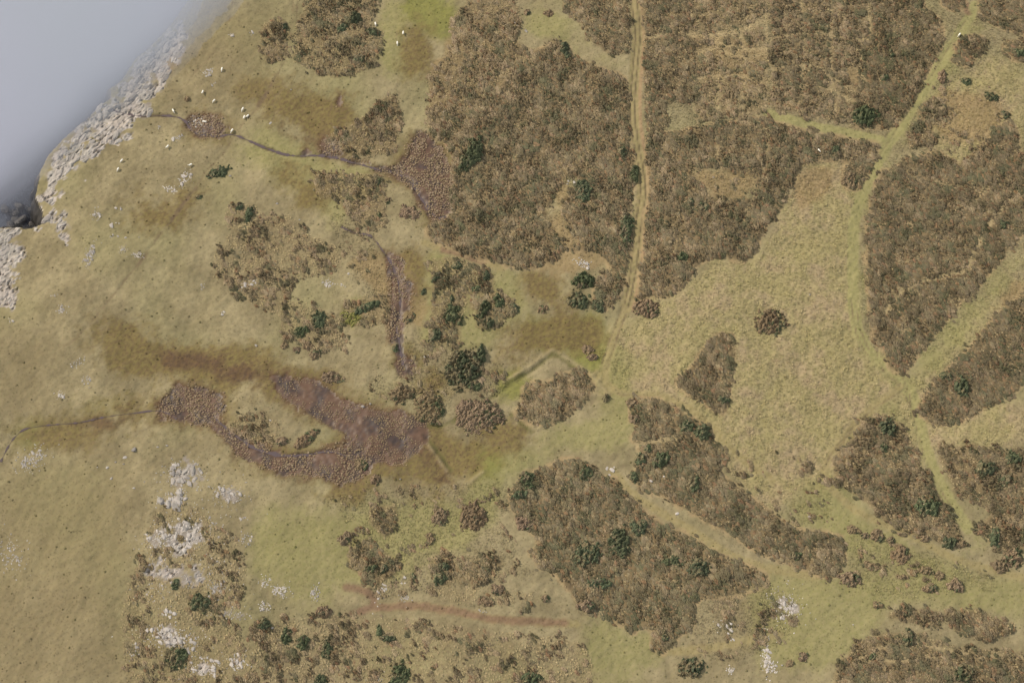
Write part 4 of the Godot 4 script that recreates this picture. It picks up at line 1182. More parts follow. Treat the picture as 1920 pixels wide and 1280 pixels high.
# u, v, width, height and turn on the survey picture, height in metres, share of green, label
const GORSE := [
	[668, 35, 26, 24, 0, 1.5, 1.0, "round dark green gorse at the top of the heather right of the footpath"],
	[640, 54, 20, 20, 0, 1.0, 0.7, "smaller gorse just below left of the round one near the top edge"],
	[698, 62, 28, 18, 10, 1.2, 0.8, "gorse at the right tip of the top heather patch by the sheep"],
	[672, 110, 26, 22, 0, 0.9, 0.5, "faint green gorse at the lower right of the top heather patch"],
	[533, 53, 10, 18, 0, 0.8, 0.8, "thin gorse on the right edge of the small patch left of the footpath"],
	[410, 324, 46, 20, -25, 0.9, 0.8, "long low gorse lying beside the footpath above the stony slope"],
	[372, 369, 11, 9, 0, 0.7, 0.5, "tiny bush beside the footpath below the long low gorse"],
	[449, 386, 16, 14, 0, 0.9, 0.8, "small gorse at the top left of the western heather"],
	[468, 402, 18, 34, 15, 1.0, 0.75, "upright gorse at the top of the western heather"],
	[886, 290, 32, 64, 15, 1.6, 0.95, "tall gorse thicket on the left edge of the broad heather block"],
	[866, 302, 10, 28, 10, 1.0, 0.8, "narrow gorse between the tall thicket and the round bog"],
	[709, 341, 12, 14, 0, 0.9, 0.7, "little gorse on top of the ragged heather by the stream"],
	[711, 404, 12, 12, 0, 0.8, 0.6, "little gorse low in the ragged heather by the stream"],
	[818, 520, 12, 22, 25, 0.9, 0.9, "slim gorse at the left of the middle scrub"],
	[856, 498, 16, 18, 10, 0.9, 0.6, "gorse at the upper edge of the middle scrub under the brown path"],
	[911, 516, 14, 24, 0, 1.1, 0.9, "gorse on the right of the middle scrub"],
	[896, 540, 26, 10, -20, 0.8, 0.8, "flat gorse below the one on the right of the middle scrub"],
	[794, 546, 8, 14, 20, 0.7, 0.7, "single little bush on the grass right of the middle bog"],
	[686, 578, 52, 16, -22, 1.0, 0.9, "long gorse slanting beside the middle stream"],
	[660, 597, 46, 24, 0, 0.7, 0.95, "yellow green gorse flowering beside the middle stream"],
	[597, 600, 26, 32, -20, 1.2, 0.95, "gorse on the right of the twin bush on the western slope"],
	[566, 620, 34, 20, -15, 1.0, 0.8, "gorse on the left of the twin bush on the western slope"],
	[846, 588, 30, 36, 15, 1.4, 0.9, "gorse in the middle of the tall scrub"],
	[862, 600, 12, 24, 10, 1.0, 0.9, "gorse hanging on the right of the tall scrub above the lawn"],
	[847, 560, 12, 16, 0, 0.9, 0.9, "gorse tip at the head of the tall scrub"],
	[815, 630, 28, 20, -30, 1.0, 0.8, "gorse at the lower left of the tall scrub"],
	[908, 580, 18, 38, 20, 1.5, 0.95, "left stem of the tall gorse beside the damp lawn"],
	[935, 566, 18, 34, 0, 1.5, 0.95, "right stem of the tall gorse beside the damp lawn"],
	[915, 604, 22, 20, 0, 1.1, 0.7, "foot of the tall gorse beside the damp lawn"],
	[963, 578, 16, 22, 0, 0.9, 0.6, "round low bush right of the tall gorse on the damp lawn"],
	[868, 688, 64, 78, 10, 1.7, 0.5, "large round gorse and bramble thicket left of the enclosure"],
	[902, 662, 15, 36, 0, 1.6, 1.0, "dense green gorse on the right shoulder of the large round thicket"],
	[888, 722, 34, 20, 20, 1.1, 0.7, "low gorse at the foot of the large round thicket"],
	[740, 652, 8, 14, 0, 0.6, 1.0, "small green bush on the left bank of the middle stream"],
	[1095, 358, 30, 42, 20, 1.1, 0.85, "gorse among heather right of the two white stones"],
	[1189, 325, 15, 30, 0, 1.2, 1.0, "dark gorse on the west verge of the rutted track"],
	[1174, 432, 26, 62, 5, 1.1, 0.8, "long gorse along the west verge of the rutted track further down"],
	[1092, 528, 42, 30, -20, 1.3, 0.85, "gorse below the white stone pile in the gap of the heather"],
	[1084, 563, 42, 34, 0, 1.2, 0.6, "broad gorse at the foot of the heather above the damp lawn"],
	[1122, 573, 26, 24, 0, 1.1, 0.8, "gorse at the lowest corner of the broad heather block"],
	[1058, 94, 20, 32, -20, 1.4, 0.9, "dark gorse at the upper corner of the broad heather block by the green lane"],
	[1166, 286, 16, 22, 0, 1.0, 0.8, "small gorse in heather a little above the verge gorse"],
	[1280, 484, 28, 20, 0, 1.1, 0.85, "gorse at the bottom of the tapering heather block"],
	[1296, 378, 14, 20, 0, 0.9, 0.7, "small gorse in the middle of the tapering heather block"],
	[1318, 386, 26, 24, 0, 0.9, 0.5, "brown green gorse beside the small one in the tapering block"],
	[1620, 218, 48, 34, -10, 1.6, 0.95, "big dark green gorse at the lower edge of the dense heather"],
	[1672, 102, 12, 20, 0, 1.0, 0.8, "upper small gorse inside the dense heather by the green track"],
	[1658, 146, 14, 14, 0, 0.9, 0.7, "lower small gorse inside the dense heather by the green track"],
	[1566, 281, 14, 16, 0, 0.9, 0.8, "small gorse near the white stone in the tapering block"],
	[1813, 153, 20, 14, 15, 1.0, 0.8, "upper left gorse of three on the rough grass at the right edge"],
	[1856, 180, 26, 16, 15, 1.1, 0.9, "middle gorse of three on the rough grass at the right edge"],
	[1886, 215, 16, 16, 0, 1.0, 0.8, "lower right gorse of three on the rough grass at the right edge"],
	[1912, 100, 22, 18, 0, 1.1, 0.9, "gorse at the right edge in the small dark scrub"],
	[1880, 420, 18, 18, 0, 1.0, 0.9, "gorse in the dark heather strip above the grass strip"],
	[1136, 747, 13, 14, 0, 1.1, 0.5, "single dark bush on the lawn between enclosure and meadow"],
	[1288, 800, 26, 18, 15, 1.0, 0.8, "gorse on the upper edge of the long heather block"],
	[1316, 812, 32, 26, 15, 1.3, 0.9, "largest gorse on the pointed corner of the long heather block"],
	[1240, 860, 44, 24, -35, 1.2, 0.9, "slanting gorse in the long heather block below the grass strip"],
	[1216, 842, 14, 12, 0, 0.9, 0.8, "tiny gorse between the grass strip and the slanting gorse"],
	[1202, 862, 20, 22, 0, 1.0, 0.7, "gorse at the western end of the long heather block"],
	[1190, 895, 13, 17, 0, 1.0, 0.9, "small gorse by the path opposite the pale slab"],
	[1300, 905, 22, 28, 0, 0.9, 0.7, "gorse deep in the middle of the long heather block"],
	[1358, 750, 20, 14, 20, 0.9, 0.7, "gorse low in the triangular stand of heather"],
	[988, 904, 28, 32, 0, 1.2, 0.85, "gorse at the upper left corner of the largest heather block"],
	[972, 928, 30, 16, -15, 1.0, 0.7, "low gorse just beneath the upper left corner of the largest block"],
	[1097, 886, 28, 24, 0, 1.1, 0.85, "gorse at the top of the largest heather block left of the pale slab"],
	[1804, 726, 32, 38, 0, 1.5, 1.0, "round bright green gorse in the dark heather tongue"],
	[1776, 708, 24, 16, 20, 1.1, 0.7, "gorse with yellow flowers above the round one in the heather tongue"],
	[1664, 800, 34, 32, 0, 1.4, 0.9, "dark olive gorse at the head of the broken heather"],
	[1656, 842, 24, 30, 10, 1.0, 0.7, "olive gorse in the middle of the broken heather"],
	[1738, 950, 54, 34, 5, 1.3, 0.8, "wide gorse with yellow tips at the foot of the broken heather"],
	[1848, 878, 40, 24, 0, 1.2, 0.75, "gorse with grey twigs in the right edge scrub"],
	[1900, 860, 30, 28, 0, 1.3, 0.8, "dark gorse at the right edge below the meadow"],
	[1888, 900, 40, 26, 0, 1.2, 0.5, "yellow brown gorse below the dark one at the right edge"],
	[1096, 1042, 60, 38, -20, 1.3, 0.7, "wide gorse with bare twigs in the largest heather block"],
	[1160, 1022, 38, 54, 10, 1.3, 0.9, "tall gorse in the middle of the largest heather block"],
	[1116, 1094, 46, 22, -5, 1.0, 0.8, "gorse along the lower left of the largest heather block"],
	[1200, 988, 34, 28, -20, 1.1, 0.8, "gorse near the curving path in the largest heather block"],
	[1266, 1054, 42, 22, 0, 1.0, 0.75, "flat gorse right of the tall one in the largest heather block"],
	[1312, 1062, 40, 36, 0, 1.2, 0.6, "dark twiggy gorse on the right side of the largest heather block"],
	[1246, 1196, 16, 14, 0, 0.9, 0.8, "little gorse at the lower tip of the largest heather block"],
	[1300, 1254, 46, 32, -15, 1.3, 0.6, "dark bush on the bottom edge right of the green lawn"],
	[995, 1270, 40, 26, 0, 1.2, 0.7, "gorse on the bottom edge left of the green lawn"],
	[1778, 1018, 34, 24, -15, 1.3, 0.9, "rounded gorse at the lowest corner of the broken heather"],
	[1866, 1010, 18, 34, 10, 1.1, 0.9, "upright gorse in the lower right edge scrub"],
	[1492, 1042, 26, 16, 0, 1.0, 0.7, "gorse at the eastern end of the long heather block"],
	[1636, 1228, 12, 18, 0, 0.9, 0.9, "small gorse in the lower right corner heather"],
	[1806, 1262, 44, 34, 0, 1.3, 0.6, "big twiggy gorse on the bottom edge in the lower right corner"],
	[1702, 1196, 20, 26, 0, 1.2, 0.6, "single round bush on the grass above the lower right corner heather"],
	[696, 1068, 24, 16, 0, 1.2, 0.9, "gorse in the scrub clump above the reddish path, left one"],
	[721, 1066, 16, 12, -30, 1.0, 0.9, "gorse in the scrub clump above the reddish path, right one"],
	[832, 1064, 22, 16, 0, 1.3, 0.95, "upper half of the dark gorse left of the scattered scrub"],
	[826, 1084, 30, 20, 0, 1.2, 0.8, "lower half of the dark gorse left of the scattered scrub"],
	[776, 1083, 9, 16, -20, 0.9, 0.9, "small lone gorse right of the white stones above the reddish path"],
	[536, 1192, 20, 32, 0, 1.2, 0.9, "gorse on the left of the pair in the bottom scrub"],
	[566, 1206, 24, 22, 0, 1.2, 0.9, "gorse on the right of the pair in the bottom scrub"],
	[612, 1216, 20, 42, 0, 1.0, 0.7, "tall narrow gorse in the bottom scrub"],
	[711, 1182, 10, 22, 0, 1.0, 0.9, "slim gorse in the bottom scrub below the reddish path"],
	[730, 1196, 28, 14, 0, 1.0, 0.9, "flat gorse in the bottom scrub below the reddish path"],
	[750, 1264, 40, 36, 0, 1.2, 0.8, "gorse on the bottom edge in the middle of the scrub"],
	[492, 1172, 22, 22, 0, 1.2, 0.8, "gorse at the left end of the bottom scrub"],
	[328, 1096, 13, 20, 0, 1.0, 0.95, "small green gorse among the lower left stones"],
	[374, 1130, 34, 36, -40, 1.2, 0.75, "biggest gorse among the lower left stones"],
	[330, 1232, 40, 40, 0, 1.1, 0.6, "dark scrubby gorse near the bottom left stones"],
	[600, 1274, 30, 20, 0, 1.0, 0.8, "gorse cut by the bottom edge below the scrub"],
]
const MOUNDS := [
	[1443, 606, 56, 46, 0, 1.2, 0.3, "round island of dark heather on the pale meadow"],
	[1218, 580, 56, 32, 8, 1.1, 0.3, "small heather island at the end of the rutted track"],
	[1018, 579, 22, 14, -30, 0.9, 0.25, "lone heather hump on the damp lawn"],
	[1102, 655, 24, 18, 10, 0.8, 0.1, "brown heather hump at the right end of the enclosure bank, upper one"],
	[1112, 670, 20, 12, 10, 0.7, 0.1, "brown heather hump at the right end of the enclosure bank, lower one"],
	[803, 762, 48, 56, 0, 1.0, 0.25, "ring shaped heather clump right of the upper bog arm"],
	[754, 737, 44, 32, 0, 1.0, 0.1, "heather clump below the straight little bank"],
	[898, 782, 82, 58, -10, 1.0, 0.2, "heather clump outside the lower left side of the enclosure"],
	[872, 762, 40, 22, -30, 0.8, 0.1, "low heather along the ditch left of the enclosure"],
	[890, 970, 48, 50, 0, 1.1, 0.1, "round heather clump on the green slope left of the largest block"],
	[984, 982, 34, 26, 0, 1.0, 0.15, "oval heather clump at the left edge of the largest block"],
	[645, 1010, 28, 20, -30, 0.9, 0.1, "small heather clump left of the scrub above the reddish path"],
	[825, 968, 30, 36, 0, 0.9, 0.15, "dark heather clump left of the round one on the green slope"],
	[806, 1010, 18, 24, 0, 0.7, 0.05, "thin brown clump with dry bents on the green slope"],
	[624, 708, 44, 20, 10, 0.8, 0.1, "heather clump above the upper bog arm"],
	[576, 822, 50, 20, -35, 0.9, 0.3, "slanting heather clump with a white stone on the bog island"],
	[528, 826, 18, 18, 30, 0.7, 0.1, "little heather clump at the tip of the bog island"],
	[703, 898, 22, 18, -40, 0.9, 0.15, "lone brown heather clump below the western bog"],
	[678, 870, 22, 26, 10, 0.8, 0.3, "heather clump on the lower edge of the western bog"],
	[592, 662, 26, 16, -40, 0.9, 0.25, "heather clump at the lower end of the western slope heather"],
	[531, 650, 14, 12, 0, 0.7, 0.1, "left of the three little clumps under the twin gorse"],
	[556, 655, 14, 14, 0, 0.7, 0.1, "middle of the three little clumps under the twin gorse"],
	[578, 648, 16, 18, -30, 0.7, 0.1, "right of the three little clumps under the twin gorse"],
	[768, 400, 36, 28, 20, 0.8, 0.1, "low brown heather at the lower left of the round bog"],
	[726, 376, 8, 14, 25, 0.8, 0.4, "small dark hump on the grass left of the round bog"],
	[770, 596, 26, 14, -38, 0.9, 0.3, "brown and green clump on the right bank of the middle bog"],
	[1186, 756, 26, 18, 0, 0.9, 0.1, "heather clump at the upper left of the long block"],
	[1190, 786, 18, 16, 0, 0.8, 0.1, "second heather clump below the one at the upper left of the long block"],
	[1596, 1086, 46, 26, 10, 1.1, 0.3, "lone dark clump below the end of the long heather block"],
	[1648, 1135, 18, 12, 0, 0.8, 0.1, "little dark clump on the lawn above the low heather strip"],
	[1690, 1042, 30, 40, 0, 1.0, 0.1, "upright brown clump with bare twigs below the broken heather"],
	[1602, 994, 24, 14, 15, 0.8, 0.15, "left of three clumps right of the long heather block"],
	[1622, 1003, 16, 13, 0, 0.9, 0.5, "middle of three clumps right of the long heather block"],
	[1645, 1005, 24, 22, 0, 0.9, 0.15, "right of three clumps right of the long heather block"],
	[1671, 1012, 16, 12, 0, 0.8, 0.1, "small clump between the three clumps and the broken heather"],
	[1634, 1062, 28, 16, 30, 0.8, 0.1, "brown clump trailing dead bracken below the three clumps"],
	[1732, 1070, 32, 14, 0, 0.8, 0.1, "flat reddish clump on the lawn below the broken heather"],
	[1692, 1082, 20, 10, 0, 0.7, 0.1, "small flat clump left below the flat reddish one"],
	[1764, 1080, 18, 16, 0, 0.8, 0.3, "dark clump at the top of the group above the heather strips"],
	[1790, 1096, 32, 24, 0, 0.9, 0.1, "right clump of the group above the heather strips"],
	[1745, 1104, 28, 14, 0, 0.8, 0.15, "left clump of the group above the heather strips"],
	[1804, 1020, 28, 14, 0, 0.9, 0.1, "brown clump right beside the rounded gorse"],
	[1736, 1009, 16, 12, 0, 0.8, 0.1, "small clump under the broken heather beside the green path"],
	[1484, 1242, 16, 14, 0, 0.8, 0.3, "upper dark clump right of the white rock ridge"],
	[1506, 1230, 22, 16, 0, 0.9, 0.2, "dark clump above the lawn right of the white rock ridge"],
	[605, 1146, 24, 22, 0, 1.0, 0.15, "dark heather clump above the bottom scrub left of the reddish path"],
	[932, 1106, 24, 20, 0, 0.9, 0.1, "heather clump above the right end of the reddish path"],
	[914, 1128, 30, 16, 0, 0.8, 0.15, "low clump just above the reddish path"],
	[1022, 1122, 14, 12, 0, 0.7, 0.3, "little clump left of the largest block's lower corner"],
	[1098, 1136, 34, 16, 5, 0.9, 0.2, "flat clump against the lower corner of the largest block"],
	[1768, 142, 14, 32, 10, 0.9, 0.2, "narrow heather clump on the right verge of the green track"],
	[1594, 338, 24, 34, 15, 1.0, 0.2, "heather tuft at the eastern point of the tapering block"],
	[988, 22, 12, 14, 20, 0.7, 0.2, "upper of two clumps on the green lane"],
	[1030, 26, 20, 14, 0, 0.7, 0.1, "lower of two clumps on the green lane"],
	[1876, 1060, 30, 26, 0, 1.0, 0.3, "dark clump by the right edge above the lower green path"],
	[1900, 1045, 40, 40, 0, 1.2, 0.4, "dark scrub cut by the right edge above the lower green path"],
	[350, 185, 12, 10, 0, 0.6, 0.2, "little dark tuft on the turf above the cliff stream"],
]


func build_bushes() -> void:
	for b in GORSE + MOUNDS:
		var p := at(b[0], b[1])
		var s := metre(b[0], b[1]) * 0.5
		var mound: bool = MOUNDS.has(b)
		var green := col(94, 100, 74) * grey(0.12)
		if (b[7] as String).begins_with("yellow green"): green = col(136, 132, 72)
		var side: Color = (col(140, 120, 94) if mound else col(132, 120, 92)) * grey(0.08)
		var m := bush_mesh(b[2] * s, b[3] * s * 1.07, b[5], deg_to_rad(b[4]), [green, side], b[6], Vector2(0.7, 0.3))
		var o := put("heather_bush" if mound else "gorse_bush", m, mat.leaf)
		o.position = Vector3(p.x, ground_y(p.x, p.y) - 0.02, p.y)
		tag(o, b[7], "heather" if mound else "gorse", "heather humps on the grass" if mound else "gorse bushes on the heath")


# u, v, width, height, turn, how many stones, their size, label
const OUTCROPS := [
	[1475, 1140, 42, 42, 20, 60, 0.3, "white scree patch on the lawn right of the scattered scrub"],
	[1437, 1226, 14, 66, 0, 30, 0.38, "narrow ridge of white rock on the lower edge"],
	[1453, 1252, 16, 22, 0, 9, 0.32, "white stones right beside the narrow ridge"],
	[1362, 1172, 34, 18, 10, 13, 0.3, "white stones below the lower right of the largest heather block"],
	[1371, 1192, 12, 16, 0, 5, 0.24, "few white stones on the lawn under the scattered scrub"],
	[1369, 1257, 14, 16, 0, 9, 0.24, "small white stone patch left of the narrow ridge"],
	[1094, 494, 28, 14, 25, 17, 0.3, "pile of bright white stones in the gap of the broad heather"],
	[1072, 341, 22, 10, -25, 5, 0.4, "two bright white stones in the broad heather block"],
	[614, 531, 22, 12, 15, 12, 0.28, "white stones on the turf right of the western heather"],
	[645, 536, 14, 10, 0, 6, 0.2, "faint white stones beside them on the turf"],
	[463, 532, 34, 20, -30, 13, 0.34, "white stones at the lower left of the western heather"],
	[346, 888, 64, 44, -10, 46, 0.55, "big pale craggy outcrop below the western bog"],
	[325, 935, 54, 34, -15, 22, 0.7, "large pale slabs beneath the craggy outcrop"],
	[427, 926, 54, 32, 15, 36, 0.4, "flat pale outcrop right of the craggy one"],
	[340, 1004, 76, 64, -25, 80, 0.42, "white shattered outcrop under the large slabs"],
	[290, 1012, 40, 40, 30, 26, 0.36, "shattered white rock reaching furthest left under the large slabs"],
	[392, 1000, 46, 60, 0, 18, 0.24, "loose stones on the grass right of the shattered outcrop"],
	[330, 1072, 110, 50, 10, 34, 0.24, "wide spread of loose stones above the small green gorse"],
	[412, 1064, 50, 36, 0, 14, 0.24, "loose stones on the grass left of the tail of the outcrop"],
	[292, 1112, 60, 40, 0, 16, 0.26, "loose stones left of the biggest gorse at lower left"],
	[250, 1218, 26, 26, 0, 12, 0.36, "pale blocks at the left end of the bottom left outcrop"],
	[352, 1206, 40, 30, 0, 18, 0.4, "pale blocks between the bottom left outcrop and the bottom edge"],
	[430, 1150, 70, 24, 5, 22, 0.2, "thin scatter of stones on the bare grass at lower left"],
	[455, 972, 18, 12, 0, 6, 0.3, "few stones right of the shattered outcrop, upper group"],
	[462, 1012, 30, 22, 0, 12, 0.26, "few stones right of the shattered outcrop, lower group"],
	[316, 1150, 28, 12, 0, 12, 0.4, "white stones above the bottom left outcrop"],
	[312, 1190, 80, 34, 10, 46, 0.5, "bottom left outcrop of white blocks"],
	[404, 1108, 36, 46, 20, 28, 0.3, "scattered stones right of the biggest gorse at lower left"],
	[385, 1250, 60, 34, 10, 34, 0.42, "white blocks on the bottom edge left of the scrub"],
	[446, 1240, 40, 30, 0, 22, 0.36, "white blocks on the bottom edge, next to the scrub"],
	[526, 1108, 34, 18, 10, 26, 0.3, "white stones on the pasture above the bottom scrub"],
	[498, 1090, 20, 22, 0, 11, 0.26, "stones left above the white ones on the pasture"],
	[496, 1138, 18, 22, 0, 10, 0.34, "white stones left of the dark heather clump at the bottom"],
	[590, 1112, 18, 24, 0, 14, 0.28, "stones above the dark heather clump at the bottom"],
	[714, 1114, 16, 36, 25, 14, 0.36, "line of white stones at the left end of the reddish path"],
	[756, 1092, 10, 22, 0, 6, 0.34, "few white stones above the reddish path"],
	[760, 1122, 18, 16, 0, 10, 0.22, "small stones at the edge of the reddish path"],
	[904, 1146, 18, 8, 10, 5, 0.24, "little stones lying on the reddish path"],
	[748, 1062, 22, 14, 0, 4, 0.26, "two pale stones at the tip of the scrub clump"],
	[704, 1272, 26, 18, 0, 8, 0.3, "stones on the bottom edge in the scrub"],
	[60, 860, 44, 26, -40, 48, 0.28, "pale scree patch near the left edge"],
	[160, 712, 20, 16, -30, 10, 0.28, "grey stones above the trickle on the left"],
	[112, 740, 16, 12, 0, 8, 0.32, "white stones above the trickle, further left"],
	[146, 680, 28, 12, -30, 9, 0.22, "thin line of stones on the left pasture"],
	[168, 478, 14, 44, 8, 24, 0.34, "upright pale outcrop on the slope behind the cove"],
	[114, 578, 14, 16, -25, 9, 0.32, "small pale outcrop on the left pasture"],
	[98, 552, 22, 12, 10, 6, 0.24, "stones just above the small pale outcrop"],
	[19, 600, 14, 10, 0, 6, 0.26, "stones at the left edge below the cliff rocks"],
	[181, 402, 16, 18, 0, 11, 0.28, "round patch of grey stones inland of the cove"],
	[222, 392, 12, 10, 0, 3, 0.5, "grey stones beside a brown hollow inland of the cove"],
	[215, 421, 20, 8, -20, 6, 0.34, "row of white stones inland of the cove"],
	[213, 443, 16, 8, 0, 5, 0.3, "lower row of white stones inland of the cove"],
	[256, 478, 18, 10, 0, 12, 0.2, "small white stones beside the footpath"],
	[231, 468, 18, 14, 0, 8, 0.16, "tiny stones left of those beside the footpath"],
	[346, 334, 20, 34, 20, 18, 0.38, "white outcrop left of the footpath above the slope"],
	[318, 354, 26, 12, 20, 14, 0.26, "stones left below the white outcrop by the footpath"],
	[380, 535, 8, 16, 15, 6, 0.28, "single small outcrop on the slope below the footpath"],
	[417, 586, 7, 12, 0, 4, 0.32, "small white stones left of the twin gorse"],
	[430, 66, 16, 8, 0, 5, 0.34, "grey stones near the top between the two footpaths"],
	[470, 62, 10, 12, 0, 6, 0.26, "grey stones right beside those near the top"],
	[390, 136, 22, 14, -35, 13, 0.32, "pale outcrop on the turf above the cliff stream"],
	[400, 156, 14, 10, 0, 7, 0.22, "small stones right below that pale outcrop"],
	[333, 257, 22, 10, -25, 8, 0.4, "pale flat stones below the cliff stream"],
	[296, 238, 8, 7, 0, 3, 0.28, "little stones between the cliff and the stream"],
	[371, 228, 20, 20, 0, 16, 0.36, "white rocks in the reddish bog by the cliff stream"],
	[968, 48, 16, 10, 20, 6, 0.24, "small stones at the upper end of the green lane"],
	[986, 57, 10, 5, 10, 4, 0.26, "dark rimmed stones beside the green lane"],
	[795, 668, 18, 8, -15, 4, 0.3, "white stones at the foot of the middle bog"],
	[20, 1040, 40, 60, -30, 30, 0.22, "faint scree at the left edge below the trickle"],
	[1146, 882, 20, 18, 10, 7, 0.34, "broken white stones around the pale slab"],
]
const BOULDERS := [
	[1149, 880, 1.0, 0.45, 40, 1.25, "large pale slab at the head of the curving path"],
	[251, 843, 1.15, 0.9, -55, 0.85, "largest grey boulder on the pasture below the trickle"],
	[233, 858, 0.7, 0.5, -20, 1.0, "flat boulder left of the largest grey one"],
	[216, 866, 0.4, 0.4, 0, 1.0, "small boulder between the flat one and the leaning one"],
	[231, 870, 0.35, 0.5, 0, 1.0, "small upright boulder right under the flat one"],
	[200, 877, 0.6, 0.5, -20, 0.95, "leaning boulder furthest left of the boulder line"],
	[208, 897, 0.6, 0.4, -30, 0.9, "dark boulder below the boulder line"],
	[295, 838, 0.45, 0.4, 0, 1.0, "left of two small boulders right of the largest grey one"],
	[312, 835, 0.5, 0.4, 0, 1.0, "right of two small boulders right of the largest grey one"],
	[250, 915, 0.45, 0.4, 0, 1.05, "lone boulder left of the craggy outcrop"],
	[182, 876, 0.3, 0.3, 0, 0.85, "little brown stone left of the leaning boulder"],
	[461, 904, 0.4, 0.3, 0, 1.0, "small stone on the pasture right of the flat outcrop"],
	[680, 761, 0.62, 0.75, 0, 1.1, "round boulder on the turf above the upper bog arm, left one"],
	[694, 757, 0.45, 0.6, 0, 0.95, "round boulder on the turf above the upper bog arm, right one"],
	[1221, 902, 0.6, 0.45, 30, 1.15, "white stone in the long heather block, lower one"],
	[1245, 894, 0.4, 0.4, 0, 1.3, "white stone in the long heather block, upper one"],
	[1270, 962, 0.7, 0.4, -20, 1.25, "bright white stone on the verge of the curving path"],
	[1518, 969, 0.75, 0.35, 15, 1.2, "pale flat stone above the end of the long heather block"],
	[653, 513, 0.55, 0.4, 0, 1.25, "single white boulder on the turf left of the middle bog"],
	[519, 382, 0.5, 0.45, 0, 0.95, "grey boulder on the turf right of the western heather"],
	[561, 412, 0.35, 0.3, 0, 1.1, "small white stone right below the grey boulder"],
	[431, 330, 0.55, 0.45, 0, 1.0, "grey boulder beside the long low gorse"],
	[507, 231, 0.55, 0.5, -40, 1.1, "pale boulder on the turf right of the resting sheep"],
	[545, 168, 0.3, 0.3, 0, 1.1, "small pale stone on the damp flat"],
	[832, 210, 0.45, 0.3, -30, 1.25, "white stone in the open heather above the round bog"],
	[750, 898, 0.35, 0.5, 0, 0.6, "dark upright stone on the damp lawn below the western bog"],
	[360, 768, 0.25, 0.3, 0, 1.3, "single white stone among the tussocks of the western bog"],
	[506, 788, 0.4, 0.3, 0, 1.25, "white stone in the scrub of the bog island"],
	[594, 808, 0.45, 0.35, 0, 1.25, "white stone at the right end of the slanting clump"],
	[1338, 332, 0.4, 0.3, 20, 1.25, "white stone in the pale clearing of the tapering block"],
	[1519, 552, 0.35, 0.35, 0, 1.1, "pale stone on the meadow right of the heather triangle"],
	[235, 445, 0.5, 0.45, 0, 1.1, "round pale boulder right of the lower row inland of the cove"],
	[260, 445, 0.3, 0.35, 0, 1.0, "small pale boulder nearest the footpath inland of the cove"],
	[480, 647, 0.6, 0.5, 40, 1.15, "white boulder on the slope left of the three little clumps"],
	[510, 1177, 0.5, 0.35, 20, 1.2, "white stone left of the gorse pair in the bottom scrub"],
	[1600, 1171, 0.3, 0.25, 0, 1.25, "tiny white stone on the lower lawn"],
	[1467, 1247, 0.4, 0.35, 0, 1.25, "white boulder right of the white rock ridge"],
]


func build_rocks() -> void:
	for o in OUTCROPS:
		var p := at(o[0], o[1])
		var s := metre(o[0], o[1]) * 0.5
		var root := Node3D.new()
		root.name = numbered("rock_outcrop")
		add_child(root)
		root.position = Vector3(p.x, 0, p.y)
		tag(root, o[7], "rocks", "outcrops on the heath")
		var white := 1.2 if (o[7] as String).contains("white") else 0.95
		for k in o[5]:
			var r := sqrt(rng.randf())
			var a := rng.randf() * TAU
			var q := Vector2(cos(a) * r * o[2] * s, sin(a) * r * o[3] * s * 1.07).rotated(deg_to_rad(o[4]))
			var size: float = o[6] * (rng.randf_range(0.5, 1.0) if rng.randf() < 0.7 else rng.randf_range(1.0, 1.9))
			var stone := rock_at(p.x + q.x, p.y + q.y, Vector3(size * rng.randf_range(1.0, 1.6), size * 0.7, size * 0.9), -0.9 + rng.randf_range(-0.6, 0.6), root, "rock", 0.2, white, 0.35, rng.randf() < 0.4)
			stone.position -= root.position
		if o[5] < 8: continue
		var bits: Array[Transform3D] = []
		var shade := PackedColorArray()
		for k in int(o[5]) * 3:
			var q := Vector2(rng.randfn() * o[2], rng.randfn() * o[3] * 1.07).rotated(deg_to_rad(o[4])) * s * (0.62 if o[5] < 30 else 0.85)
			var t := stood(p.x + q.x, p.y + q.y, rng.randf() * TAU, Vector3(1.4, 0.8, 1.0) * rng.randf_range(0.07, 0.2), 0.02, 0.3)
			t.origin -= root.position
			bits.append(t)
			shade.append(Color(0.3, 0.27, 0.24) * white * grey(0.25))
		scatter("rubble", rocks[o[5] % 8], mat.rock, bits, shade, root)
	for b in BOULDERS:
		var p := at(b[0], b[1])
		var o := rock_at(p.x, p.y, Vector3(b[2], b[3], b[2] * 0.68), -deg_to_rad(b[4]), self, "boulder", 0.25, b[5], 0.15)
		tag(o, b[6], "boulder", "boulders on the heath")


